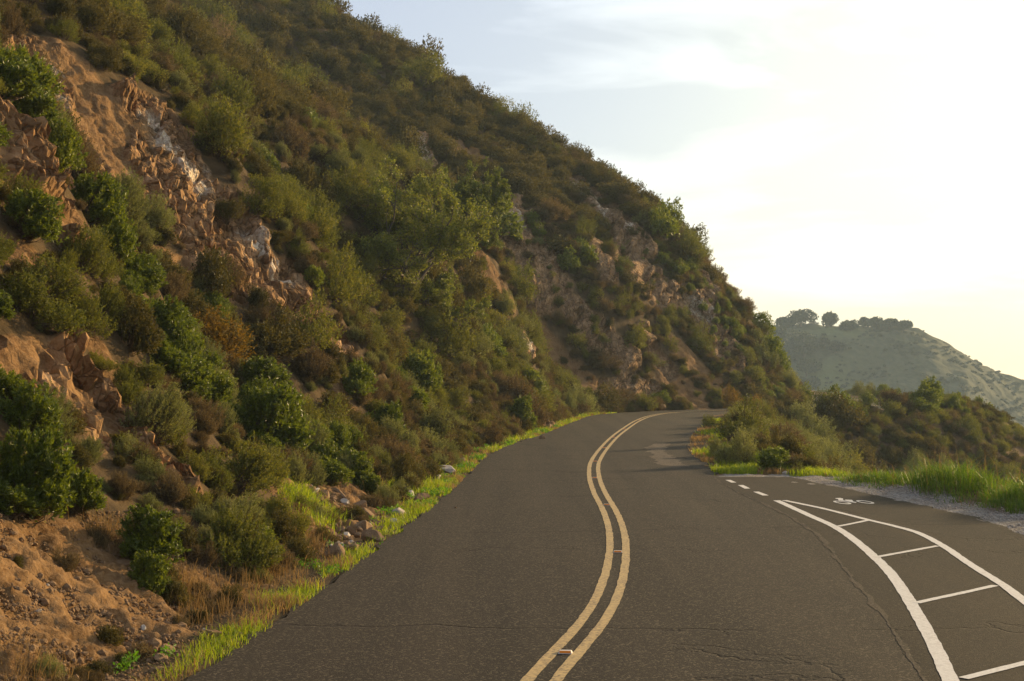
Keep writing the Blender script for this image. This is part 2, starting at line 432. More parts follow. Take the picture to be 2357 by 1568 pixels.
def plain(name, col, rough=.5, spec=.4):
    t = NT(name); P = t.n('ShaderNodeTexCoord').outputs['Object']
    n = t.noise(P, 60.0, 3)
    return t.finish(t.principled(t.mix(n, tuple(x * .8 for x in col), col), rough, spec))
M['lens'] = plain('amber_lens', (.85, .23, .004), .3, .3)
M['housing'] = plain('cream_housing', (.62, .55, .45), .6)

def farhill_mat():
    t = NT('far_hillside'); P = t.pos(); z = t.attr('zone')
    n = t.noise(P, .06, 5); n2 = t.noise(t.mapping(P, (1, .6, 1), (0, 0, .5)), .35, 5, .6)
    c = t.ramp(n2, [(.3, (.034, .038, .018)), (.5, (.056, .060, .028)), (.72, (.084, .082, .042))])
    c = t.mix(t.ramp(n, [(.45, 0.0), (.75, .5)]), c, (.07, .07, .03))
    c = t.mix(z[0], c, (.11, .125, .045))
    return t.finish(t.principled(c, .95, .1, t.bump(n2, .8, 1.5)))
M['farhill'] = farhill_mat()

# ------------------------------------------------------------------ brush marks found on the slope: (points in the picture, radius in the picture) -> spheres in the world
def marks(strokes, step=.6):
    U, V, W = [], [], []
    for pts, rad in strokes:
        pts = np.array(pts, float)
        if len(pts) == 1: U.append(pts[:, 0]); V.append(pts[:, 1]); W.append(np.full(1, rad)); continue
        seg = np.linalg.norm(np.diff(pts, axis=0), axis=1); s = np.concatenate([[0], np.cumsum(seg)])
        q = np.linspace(0, s[-1], max(2, int(s[-1] / (rad * step)) + 1))
        U.append(np.interp(q, s, pts[:, 0])); V.append(np.interp(q, s, pts[:, 1])); W.append(np.full(len(q), rad))
    U = np.concatenate(U); V = np.concatenate(V); W = np.concatenate(W)
    P = hit(U, V, 420)
    ok = ~np.isnan(P[:, 0]); P = P[ok]; W = W[ok]
    d = pix(P)[2]
    return P, W * d / FPX * 1.0

def mask(P, mk, soft=.45, stretch=True):
    C, Rr = mk; out = np.zeros(len(P))
    for c, r in zip(C, Rr):
        m = np.nonzero((np.abs(P[:, 0] - c[0]) < 2 * r) & (np.abs(P[:, 1] - c[1]) < 3 * r))[0]
        if not len(m): continue
        dv = P[m] - c; dv[:, 1] *= .62
        d = np.sqrt((dv ** 2).sum(1)) / r
        out[m] = np.maximum(out[m], 1 - sstep(1 - soft, 1 + soft, d))
    return out

def fill(poly, rad):
    """single brush dabs that fill a traced outline"""
    q = np.array(poly, float); out = []; x0, y0 = q.min(0); x1, y1 = q.max(0)
    for k, y in enumerate(np.arange(y0, y1 + 1, rad * .9)):
        for x in np.arange(x0 + (k % 2) * rad * .5, x1 + 1, rad):
            c = False
            for m in range(len(q)):
                (ax, ay), (bx, by) = q[m - 1], q[m]
                if (ay > y) != (by > y) and x < (bx - ax) * (y - ay) / (by - ay) + ax: c = not c
            if c: out.append(([(x, y)], rad))
    return out
FACE = [(-40, 130), (120, 70), (230, 190), (350, 210), (440, 330), (530, 460), (600, 560), (700, 660), (800, 780), (800, 815), (720, 770), (600, 690), (480, 660), (420, 560), (330, 470), (200, 520), (120, 470), (60, 420), (-40, 400)]
HOLLOW = [(-40, 770), (130, 780), (250, 900), (300, 1010), (240, 1040), (140, 900), (-40, 880)]
CLIFF = [([(1160, 470), (1210, 540), (1275, 640)], 50), ([(1200, 560), (1230, 690)], 44), ([(1330, 425), (1400, 490), (1470, 560)], 40), ([(1430, 590), (1480, 650), (1535, 680)], 50), ([(1330, 720), (1390, 790), (1440, 840)], 42),
         ([(1590, 690), (1640, 750), (1690, 820)], 44), ([(1480, 770), (1540, 850)], 28), ([(1370, 560), (1400, 640)], 24)]
ROCK = marks(fill(FACE, 44) + fill(HOLLOW, 34) + CLIFF + [([(490, 520), (560, 560), (620, 640), (700, 710), (790, 790)], 36), ([(300, 1020), (380, 1080), (430, 1130)], 40), ([(150, 560), (210, 610)], 30),
              ([(1190, 780), (1215, 810)], 26), ([(960, 330), (985, 380)], 24), ([(1620, 640), (1640, 680)], 30), ([(1235, 985), (1265, 985)], 18), ([(1530, 550)], 22), ([(1400, 890), (1500, 900)], 26)])
WHITE = marks([([(100, 170), (125, 240)], 26), ([(60, 250), (80, 300)], 20), ([(345, 270), (370, 340)], 24), ([(400, 360), (450, 430)], 30), ([(490, 390), (495, 410)], 20),
               ([(240, 450)], 16), ([(290, 400)], 16), ([(570, 525), (600, 570)], 20), ([(635, 610), (660, 650)], 15), ([(740, 760)], 12), ([(1150, 465), (1190, 510)], 24), ([(20, 200), (40, 280)], 16),
               ([(1330, 425), (1390, 490)], 18), ([(1440, 520)], 16), ([(1530, 550), (1535, 565)], 20), ([(962, 340), (972, 362)], 14), ([(1185, 785), (1210, 800)], 14), ([(1600, 700), (1640, 720)], 18)])
SOIL = [(-40, 1180), (90, 1200), (200, 1230), (260, 1290), (380, 1400), (420, 1500), (330, 1540), (-60, 1560)]
BARE = marks(fill(SOIL, 60) + [([(650, 1130), (740, 1160), (820, 1130)], 50), ([(0, 430), (120, 500), (280, 560), (420, 620), (560, 660)], 50), ([(690, 1200), (800, 1230), (860, 1190)], 52), ([(790, 900), (810, 960)], 26), ([(820, 1090), (900, 1140)], 38), ([(0, 560), (60, 600)], 45),
              ([(1040, 330), (1090, 370)], 42), ([(1220, 740), (1290, 830)], 34), ([(1300, 840), (1380, 910)], 34), ([(1540, 870), (1600, 920)], 36), ([(1560, 800), (1660, 900)], 30),
              ([(1110, 600), (1170, 700)], 28), ([(1060, 600)], 20), ([(270, 890), (220, 800)], 30), ([(1080, 420), (1130, 440)], 26), ([(560, 1370), (460, 1330)], 40)])

def zones(P):
    r = mask(P, ROCK, .4); w = mask(P, WHITE, .5); b = np.maximum(mask(P, BARE, .45), r)
    jit = .32 * fbm(P / 1.3, 3, 71)
    r = r * (1 - .6 * sstep(.22, .55, fbm(P * np.array([.5, .42, .3]) + 4, 3, 73)) * (P[:, 1] < 62))
    r = np.clip(sstep(.25, .75, r + jit * (r > .02)), 0, 1); b = np.clip(sstep(.2, .7, b + jit * (b > .02)), 0, 1)
    return r, w, b

# ------------------------------------------------------------------ hillside
def build_hillside():
    UP = np.array([(-15, -92, -10), (12.4, -93, 20), (47, -90, 60), (75, -85, 95), (91, -66, 135), (100, -58, 150), (118, -50, 170), (140, -45, 190), (200, -44, 225), (260, -40, 275)], float)
    ts = [s_of_y(2.0)]
    while ts[-1] < s_of_y(175):
        y = np.interp(ts[-1], LEFT_S, LEFT[:, 1]); ts.append(ts[-1] + max(.05, .0017 * y))
    ts = np.array(ts)
    ss = [0.0]
    while ss[-1] < 88:
        s = ss[-1]; ss.append(s + (.05 if s < 2 else (.06 if s < 14 else .12) if s < 24 else .3 if s < 48 else 1.2))
    ss = np.array(ss)
    f = np.stack([np.interp(ts, LEFT_S, LEFT[:, 0]), np.interp(ts, LEFT_S, LEFT[:, 1])], 1)
    u = np.stack([np.interp(np.interp(ts, LEFT_S, LEFT[:, 1]), UP[:, 0], UP[:, k]) for k in (1, 2)], 1)
    ker = np.ones(41) / 41
    for k in (0, 1): u[:, k] = np.convolve(np.pad(u[:, k], 20, mode='edge'), ker, 'valid')
    d = unit(u - f)
    XY = f[:, None, :] + d[:, None, :] * ss[None, :, None]
    n, m = len(ts), len(ss)
    z, s, e = height(XY.reshape(-1, 2))
    z = np.where(s > 0, z, 0.0)
    P = np.concatenate([XY.reshape(-1, 2), z[:, None]], 1)
    G = P.reshape(n, m, 3)
    N = unit(np.cross(np.gradient(G, axis=0), np.gradient(G, axis=1)).reshape(-1, 3)); N[N[:, 2] < 0] *= -1
    r, w, b = zones(P)
    dist = np.linalg.norm(P, axis=1)
    k = np.nonzero(r > .01)[0]
    if len(k):
        p = P[k]; big = np.clip(dist[k] / 62.0, .5, 1.7)[:, None]
        # joint blocks drawn out down the slope
        ca, sa = math.cos(.75), math.sin(.75)
        far = sstep(60, 80, dist[k])[:, None]
        q = (np.stack([(p[:, 0] * ca - p[:, 2] * sa) * .5, p[:, 1], p[:, 0] * sa + p[:, 2] * ca], 1) * (1 - far) + np.stack([p[:, 0] * .85, p[:, 1] * .85, p[:, 2] * .42], 1) * far) / big
        q = q + .16 * np.stack([fbm(q * 1.2 + 7 * j, 3, 40 + j) for j in range(3)], 1)
        v0, j0 = facets(q / 2.3 + 5.5, 140, .7); v1, j1 = facets(q / .85, 50, .7); v2, j2 = facets(q / .38 + 3.3, 150, .9); v3, j3 = facets(q / .18 + 9.1, 160, .9)
        dsp = v0 * .42 + v1 * .32 + v2 * .22 + v3 * .12 - .10 * (1 - sstep(0, .12, j1)) - .05 * (1 - sstep(0, .15, j2)) + .3 * fbm(q / 3.2, 3, 66)
        P[k] += N[k] * (dsp * np.sqrt(big[:, 0]) * r[k])[:, None]
    k = np.nonzero((b > .05) & (r < .95))[0]
    if len(k):
        p = P[k]; sl = fbm(np.stack([p[:, 0] * .6, p[:, 1] * 2.6, p[:, 2] * .6], 1), 3, 80)
        P[k] += N[k] * ((.06 * sl + .045 * fbm(p * 3.0, 3, 83) + .035 * fbm(p * 11.0, 3, 85) + .03 * facets(p * 7.0, 87, 1.0)[0] + .07 * facets(p * 2.2, 88, .8)[0] * sstep(-.2, .3, fbm(p * .8, 2, 89))) * b[k] * (1 - r[k]) * sstep(.2, 1.2, s[k]))[:, None]
    me = new_mesh('hillside', P, grid_quads(n, m), mats=[M['hillside']], smooth=True)
    color_attr(me, 'zone', np.stack([r, w, b], 1))
    fr = r.reshape(n, m)[:-1, :-1].ravel() > .35; me.polygons.foreach_set('use_smooth', ~fr)
    o = obj('hillside', me); tag(o, 'steep brown slope of soil and broken rock rising beside the road', kind='structure')
    return o
hillside = build_hillside()
print('hillside', len(hillside.data.vertices), round(_time.time() - T0, 1))

# ------------------------------------------------------------------ ground on the valley side and the far ground sheet
PAVE_L = gnd(*np.array([(1150.9 + .5117 * x, 992.6 + .5117 * y) for x, y in [(955, 208), (1000, 240), (1080, 285), (1270, 372), (1440, 480), (1560, 640), (1680, 790), (1790, 930), (1890, 1110)]]).T)[::-1]
PAVE_L = np.vstack([[2.4, 2.0], PAVE_L])
PAVE_R = np.array([(8.6, 2), (8.6, 15), (8.35, 23), (8.42, 26), (7.9, 30.1), (7.3, 33.4), (6.95, 35.6)], float)
def pave_x(y): return np.interp(y, PAVE_L[:, 1], PAVE_L[:, 0]), np.interp(y, PAVE_R[:, 1], PAVE_R[:, 0])

def build_ground():
    a = np.radians(np.linspace(-62, 50, 520)); r = 2.0 * (290 / 2.0) ** np.linspace(0, 1, 420)
    A, Rr = np.meshgrid(a, r, indexing='ij')
    XY = np.stack([Rr * np.sin(A), Rr * np.cos(A)], -1).reshape(-1, 2)
    z, s, e = height(XY)
    z = np.where(s > -.4, np.where(s > .3, -1.5, -.06), z)
    z = z + np.where((s < -1) & (e > -2.0), .035 * fbm(np.concatenate([XY, z[:, None]], 1) * 3.0, 3, 90), 0)
    z = np.maximum(z, -62.0)
    P = np.concatenate([XY, z[:, None]], 1)
    px = pave_x(XY[:, 1])[1]
    gr = ((XY[:, 1] < 37) & (XY[:, 0] > px - 1.5)) * (1 - sstep(.75, 1.25, XY[:, 0] - px + .35 * fbm(P / .9, 3, 91)))
    gr = np.maximum(gr, (np.abs(XY[:, 1] - 36.0) < .35) * (XY[:, 0] > 5.2) * (XY[:, 0] < 8.2) * .9)
    me = new_mesh('ground', P, grid_quads(len(a), len(r))[:, ::-1], mats=[M['ground']], smooth=True)
    color_attr(me, 'zone', np.stack([gr, gr, gr], 1))
    o = obj('ground', me); tag(o, 'soil and gravel ground falling away into the gully beyond the road', kind='structure')
    V = [(-900, -250, -63), (1500, -250, -63), (1500, 1900, -63), (-900, 1900, -63)]
    me = new_mesh('valley_floor', V, [[0, 1, 2, 3]], mats=[M['farhill']]); color_attr(me, 'zone', np.zeros((4, 3)))
    tag(obj('valley_floor', me), kind='structure', label='scrub covered valley floor far below the road')
build_ground()

# ------------------------------------------------------------------ road, lane pavement and painted markings
ROAD_Z = .025
def strip(name, L, Rr, z, mat, parent=None, across=2, skirt=.05, smooth=False):
    n = len(L); t = np.linspace(0, 1, across)[None, :, None]
    XY = L[:, None, :] * (1 - t) + Rr[:, None, :] * t
    V = np.concatenate([XY, np.full((n, across, 1), z)], 2)
    if skirt:
        lo0 = V[:, :1].copy(); lo1 = V[:, -1:].copy(); lo0[..., 2] -= skirt; lo1[..., 2] -= skirt
        V = np.concatenate([lo0, V, lo1], 1)
    me = new_mesh(name, V.reshape(-1, 3), grid_quads(n, V.shape[1])[:, ::-1], mats=[mat])
    return obj(name, me, parent)

def resample(P, step):
    s = arclen(P); q = np.arange(0, s[-1], step)
    return np.stack([np.interp(q, s, P[:, 0]), np.interp(q, s, P[:, 1])], 1)

def ragged(P, amp, seed, sc=2.0):
    z = np.concatenate([P, np.zeros((len(P), 1))], 1)
    return P + np.stack([fbm(z * sc, 4, seed) * amp, np.zeros(len(P))], 1)

def build_road():
    Lf = resample(LEFT[LEFT_S < s_of_y(200)], .12); rs = resample(RIGHT, .12)
    s = arclen(Lf); sr = arclen(rs); kr = np.interp(200, rs[:, 1], sr)
    q = s / s[-1]
    # pair the two edges by the fraction of the way along each
    ys_l = np.interp(np.linspace(0, 1, 2600), q, np.arange(len(Lf)))
    a = np.stack([np.interp(ys_l, np.arange(len(Lf)), Lf[:, k]) for k in (0, 1)], 1)
    qr = np.linspace(0, kr, 2600)
    b = np.stack([np.interp(qr, sr, rs[:, k]) for k in (0, 1)], 1)
    a = ragged(a, .07, 100, 1.6); b = ragged(b, .16, 101, 1.1)
    road = strip('road', a, b, ROAD_Z, M['asphalt'], across=6, skirt=.06)
    tag(road, 'weathered grey asphalt mountain road bending out of sight round the hill', kind='structure')
    y = np.linspace(2, 35.65, 500); xl, xr = pave_x(y)
    Lp = ragged(np.stack([xl, y], 1), .05, 103, 3.0); Rp = ragged(np.stack([xr, y], 1), .07, 104, 2.0)
    lane = strip('bicycle_lane_pavement', Lp, Rp, ROAD_Z + .0015, M['asphalt2'], across=6, skirt=.02)
    tag(lane, 'darker newer asphalt of the bicycle lane widening beside the road', kind='structure')
    return road, lane
road, lane = build_road()
ZR, ZL = ROAD_Z + .004, ROAD_Z + .0055

def im8(pts): return gnd(*np.array([(1150.9 + .5117 * x, 992.6 + .5117 * y) for x, y in pts]).T)

def ribbon(name, P, w, z, mat, parent, step=.1, wob=.006, seed=1):
    C = resample(spline(P, .3), step)
    T = unit(np.gradient(C, axis=0)); Nn = np.stack([-T[:, 1], T[:, 0]], 1)
    z3 = np.concatenate([C, np.zeros((len(C), 1))], 1)
    wl = w / 2 + wob * fbm(z3 * 5, 3, seed); wr = w / 2 + wob * fbm(z3 * 5 + 50, 3, seed)
    return strip(name, C + Nn * wl[:, None], C - Nn * wr[:, None], z, mat, parent, skirt=0)

def build_markings():
    c_near = im8([(190, 1118), (280, 1025), (370, 932), (435, 852), (480, 765), (512, 670), (529, 580), (531, 510), (523, 445), (505, 392), (484, 345), (456, 300), (432, 243), (422, 200), (424, 150), (450, 103)])
    c_far = np.array([(2.40, 41.4), (3.15, 48.7), (4.0, 56), (5.05, 63.9), (6.75, 75.5), (8.0, 82), (9.8, 88), (12.5, 92), (16, 95.2), (21, 99), (26.5, 104.5), (29.6, 112), (30.6, 124), (30.2, 140), (30.4, 160), (32, 200)])
    C = np.vstack([[(-1.6, 2.0), (-.65, 7.0)], c_near, c_far[c_far[:, 1] > c_near[:, 1].max() + 2]])
    C = C[np.concatenate([[True], np.diff(C[:, 1]) > .2])]
    cs = resample(spline(C, .3), .25)
    for k in (0, 1):                        # soften the kinks of the traced points
        cs[:, k] = np.convolve(np.pad(cs[:, k], 6, mode='edge'), np.ones(13) / 13, 'valid')
    T = unit(np.gradient(cs, axis=0)); Nn = np.stack([-T[:, 1], T[:, 0]], 1)
    for sgn in (1, -1):
        ribbon('yellow_centre_line', cs[::4] + Nn[::4] * .122 * sgn, .112, ZR, M['yellow'], road, wob=.006, seed=110 + sgn)
    wl = [(1245, 318), (1390, 385), (1510, 440), (1600, 502), (1682, 572), (1762, 655), (1830, 755), (1872, 825), (1930, 930), (1980, 1032), (2020, 1125)]
    g = im8(wl); g = np.vstack([g, g[-1] + (g[-1] - g[-2]) / np.linalg.norm(g[-1] - g[-2]) * 6])
    ribbon('white_lane_line', g, .145, ZL, M['white'], lane, seed=120)
    wr = [(1278, 318), (1440, 352), (1650, 405), (1775, 435), (1870, 462), (1985, 520), (2120, 612), (2270, 707), (2357, 775)]
    g = im8(wr); g = np.vstack([g, g[-1] + (g[-1] - g[-2]) / np.linalg.norm(g[-1] - g[-2]) * 7])
    ribbon('white_lane_line', g, .125, ZL + .0015, M['white'], lane, seed=121)
    for a, b in (((1518, 437), (1662, 408)), ((1694, 576), (1978, 524)), ((1872, 785), (2232, 705)), ((2085, 1128), (2430, 1040))):
        g = im8([a, ((a[0] + b[0]) / 2, (a[1] + b[1]) / 2), b]); ribbon('white_cross_bar', g, .10, ZL + .003, M['white'], lane, seed=122)
    for quad in ([(1352, 926), (1422, 926), (1502, 961), (1432, 962)], [(1521, 996), (1592, 995), (1688, 1043), (1612, 1044)], [(1726, 1086), (1802, 1085), (1937, 1137), (1855, 1138)]):
        p = gnd(*np.array([((2500 + x * .297) / 1.7378, (1650 + y * .297) / 1.7378) for x, y in quad]).T)
        V = np.concatenate([p, np.full((4, 1), ZL)], 1)
        obj('white_lane_dash', new_mesh('white_lane_dash', V, [[3, 2, 1, 0]], mats=[M['white']]), lane)
    # bicycle emblem painted on the lane
    def zb(x, y): return gnd(1870.2 + .08545 * np.asarray(x, float), 1127.9 + .08545 * np.asarray(y, float))
    V, Q, Tt = [], [], []
    for cx, cy in ((800, 378), (1420, 364)):
        a = np.linspace(0, 2 * math.pi, 49)[:-1]; b = len(V)
        for rx, ry in ((1.0, 1.0), (.70, .58)):
            x = cx + 245 * rx * np.cos(a) + 20 * ry * np.sin(a); y = cy + 28 * rx * np.cos(a) + 36 * ry * np.sin(a)
            V += [(*p, ZL) for p in zb(x, y)]
        for i in range(48): j = (i + 1) % 48; Q.append([b + i, b + j, b + 48 + j, b + 48 + i])
    for k, poly in enumerate(([(605, 272), (640, 260), (740, 256), (825, 272), (818, 290), (690, 290)], [(690, 291), (812, 291), (852, 330), (705, 330)], [(862, 304), (1062, 312), (1100, 352), (1072, 356), (905, 326)],
                 [(742, 331), (880, 328), (1000, 342), (1190, 375), (1165, 393), (1070, 382), (950, 352)])):
        b = len(V); V += [(*p, ZL + .001 * (k + 1)) for p in zb(*np.array(poly).T)]
        for i in range(1, len(poly) - 1): Tt.append([b, b + i, b + i + 1])
    me = new_mesh('bicycle_emblem', V, Q, Tt, mats=[M['white']])
    bm = bmesh.new(); bm.from_mesh(me)
    for f in bm.faces:
        if f.normal.z < 0: f.normal_flip()
    bm.to_mesh(me); bm.free()
    obj('bicycle_emblem', me, lane)
    # the crumbling seam between the old and the newer asphalt
    y = np.linspace(9, 35.4, 420); xl, _ = pave_x(y); q = np.stack([xl, y], 1); z3 = np.concatenate([q, np.zeros((len(q), 1))], 1)
    wl = np.clip(.02 + .05 * fbm(z3 * 1.9, 5, 140), .003, .3); wr = np.clip(.03 + .04 * fbm(z3 * 2.3 + 9, 5, 141), .003, .3)
    strip('crumbled_seam', q - np.stack([wl, 0 * wl], 1), q + np.stack([wr, 0 * wr], 1), ROAD_Z + .0035, M['seam'], road, skirt=0)
    # crumbled patch by the road edge
    pl = [(380, 430), (480, 425), (590, 432), (548, 490), (530, 550), (640, 600), (740, 650), (760, 690), (850, 740), (740, 748), (640, 742), (520, 725), (400, 700), (430, 680), (350, 610), (385, 575), (290, 540), (330, 520), (250, 490), (330, 470)]
    p = gnd(*np.array([((2500 + x * .297) / 1.7378, (1650 + y * .297) / 1.7378) for x, y in pl]).T)
    pc = np.vstack([p, p[:1]]); pc = resample(pc, .09); z3 = np.concatenate([pc, np.zeros((len(pc), 1))], 1)
    pc = pc + .10 * np.stack([fbm(z3 * 3, 4, 130), 1.6 * fbm(z3 * 3, 4, 131)], 1)
    bm = bmesh.new(); vs = [bm.verts.new((*q, ROAD_Z + .004)) for q in pc]; f = bm.faces.new(vs); f.normal_update()
    if f.normal.z < 0: f.normal_flip()
    bmesh.ops.triangulate(bm, faces=[f]); me = bpy.data.meshes.new('crumbled_patch'); bm.to_mesh(me); bm.free(); me.materials.append(M['worn'])
    obj('crumbled_patch', me, road)
    return cs
centre = build_markings()

def build_reflectors():
    w, d, h = .068, .05, .027
    V = [(-w, -d, 0), (w, -d, 0), (w, d, 0), (-w, d, 0), (-w * .96, -d * .95, .004), (w * .96, -d * .95, .004), (w * .96, d * .95, .004), (-w * .96, d * .95, .004),
         (-w * .82, -d * .62, h), (w * .82, -d * .62, h), (w * .82, d * .45, h), (-w * .82, d * .45, h)]
    Q = [[3, 2, 1, 0]] + [[i, (i + 1) % 4, (i + 1) % 4 + 4, i + 4] for i in range(4)] + [[i + 4, (i + 1) % 4 + 4, (i + 1) % 4 + 8, i + 8] for i in range(4)] + [[8, 9, 10, 11]]
    body = new_mesh('housing', V, Q, mats=[M['housing']])
    bm = bmesh.new(); bm.from_mesh(body); bmesh.ops.bevel(bm, geom=list(bm.edges), offset=.0022, segments=1, affect='EDGES'); bm.to_mesh(body); bm.free()
    a, b = np.array(V[4]), np.array(V[8]); nrm = np.array([0, -(h - .004), -(d * .5)]); 
    def on(x, t, out): y = -d * .95 + (d * .33) * t; z = .004 + (h - .004) * t; return (x, y - out * .6, z + out)
    L = []; xs = np.linspace(-w * .80, w * .80, 9)
    for out in (.0005, .0035):
        for t in (.10, .90): L += [on(x * (1 - .06 * t), t, out) for x in xs]
    n = len(xs); Q2 = []
    for i in range(n - 1): Q2 += [[2 * n + i, 2 * n + i + 1, 3 * n + i + 1, 3 * n + i]]
    Q2 += [[0, n - 1, 3 * n - 1, 2 * n], [n, 3 * n, 4 * n - 1, 2 * n - 1], [0, 2 * n, 3 * n, n], [n - 1, 2 * n - 1, 4 * n - 1, 3 * n - 1]]
    lens = new_mesh('amber_lens', L, Q2, mats=[M['lens']])
    rows = [(13.55, 'amber road reflector nearest the bottom edge of the photo between the yellow lines'), (20.95, 'second amber reflector along the yellow lines, level with the middle white cross bar'),
            (28.3, 'amber reflector between the yellow lines level with the bicycle emblem'), (35.2, 'amber reflector between the yellow lines level with the first white dash'),
            (41.4, 'small amber reflector on the yellow lines just short of the crumbled asphalt'), (48.7, 'small amber reflector on the yellow lines beside the crumbled asphalt'),
            (56, 'tiny amber reflector on the yellow lines where they start to swing round'), (63.8, 'tiny amber reflector second from the last on the far curve'), (75.3, 'tiny amber reflector last in the row at the far curve')]
    for y, lab in rows:
        k = np.abs(centre[:, 1] - y).argmin(); c = centre[k]; t = centre[k + 3] - centre[k - 3]
        r = empty('road_reflector', (c[0], c[1], ROAD_Z + .001)); r.rotation_euler = (0, 0, math.atan2(-t[0], t[1]) * .5)
        tag(r, lab, 'road reflector', 'amber reflectors between the yellow lines')
        obj('housing', body, r); obj('amber_lens', lens, r)
build_reflectors()
print('road', round(_time.time() - T0, 1))
# ------------------------------------------------------------------ plant meshes
def leaf_quads(P, D, L, W, rng, fold=.22):
    r = unit(rng.normal(size=P.shape)); S = unit(np.cross(D, r)); N = np.cross(S, D)
    L = L[:, None]; W = W[:, None]
    V = np.stack([P, P + D * L * .45 + S * W * .5 + N * W * fold, P + D * L, P + D * L * .45 - S * W * .5 + N * W * fold], 1).reshape(-1, 3)
    return V, np.arange(len(V)).reshape(-1, 4)

def tubes(paths, sides=3):
    """paths: list of (points n x 3, radii n)"""
    V, Q = [], []; b = 0; a = np.arange(sides) * 2 * math.pi / sides
    for P, r in paths:
        P = np.asarray(P, float); T = unit(np.gradient(P, axis=0)); ref = np.array([.31, .95, .05])
        A = unit(np.cross(T, ref)); B = np.cross(T, A)
        ring = P[:, None] + (A[:, None] * np.cos(a)[None, :, None] + B[:, None] * np.sin(a)[None, :, None]) * np.asarray(r)[:, None, None]
        V.append(ring.reshape(-1, 3)); n = len(P)
        i = np.arange(n - 1)[:, None] * sides; j = np.arange(sides)[None]
        q = np.stack([i + j, i + (j + 1) % sides, i + sides + (j + 1) % sides, i + sides + j], -1).reshape(-1, 4) + b
        Q.append(q); b += n * sides
    return np.vstack(V), np.vstack(Q)

def shrub_geo(seed, W, H, shoots, per, ll, lw, slen, up=.6, open_=.0, stems=60, fan=.0, stemr=.010):
    """returns leaf verts/quads and stem verts/quads of a shrub W wide and H high, made of leafy shoots gathered in clumps"""
    g = np.random.default_rng(seed)
    nc = g.integers(5, 9)
    ang = g.uniform(0, 2 * math.pi, nc); rad = np.sqrt(g.uniform(0.02, 1, nc)) * .30 * W
    cr = g.uniform(.17, .30, nc) * W; ch = H * (1.0 - .55 * (rad / (.30 * W)) ** 2) * g.uniform(.72, 1.05, nc)
    C = np.stack([np.cos(ang) * rad, np.sin(ang) * rad, ch * .5], 1)
    k = g.choice(nc, shoots, p=cr ** 2 / (cr ** 2).sum())
    D = unit(g.normal(size=(shoots, 3)) + np.array([0, 0, .45]))
    D[:, 2] = np.where(D[:, 2] < -.35, -D[:, 2], D[:, 2])
    rr = g.uniform(.55, 1.08, shoots) ** .6
    tip = C[k] + D * rr[:, None] * np.stack([cr[k], cr[k], ch[k] * .52], 1)
    tip[:, 2] = np.maximum(tip[:, 2], .04 * H)
    out = unit(tip * np.array([1, 1, .6]) + 1e-6)
    sd = unit(D * .55 + out * .5 + np.array([0, 0, up]) + g.normal(size=D.shape) * .25)
    sl = slen * g.uniform(.6, 1.3, shoots)
    if fan: sl = sl * (1 + fan * g.uniform(0, 1, shoots) ** 2)
    base = tip - sd * sl[:, None]
    t = g.uniform(open_, 1, (shoots, per))
    P = base[:, None] + sd[:, None] * (t * sl[:, None])[..., None]
    bend = g.normal(size=(shoots, 1, 3)) * .10 * sl[:, None, None]
    P = P + bend * (t ** 2)[..., None]
    LD = unit(sd[:, None] * .75 + g.normal(size=(shoots, per, 3)) * .75 + np.array([0, 0, .12]))
    P = P.reshape(-1, 3); LD = LD.reshape(-1, 3)
    P[:, 2] = np.maximum(P[:, 2], .01)
    n = len(P)
    LV, LQ = leaf_quads(P, LD, ll * g.uniform(.6, 1.25, n), lw * g.uniform(.7, 1.2, n), g)
    paths = []
    for i in g.choice(shoots, min(stems, shoots), replace=False):
        b0 = np.append(g.normal(size=2) * .035 * W, -.08); m = b0 * .45 + base[i] * .55 + np.append(g.normal(size=2) * .04 * W, .02)
        paths.append((np.array([b0, m, base[i], tip[i]]), np.array([1.0, .75, .45, .15]) * stemr))
    SV, SQ = tubes(paths)
    return LV, LQ, SV, SQ

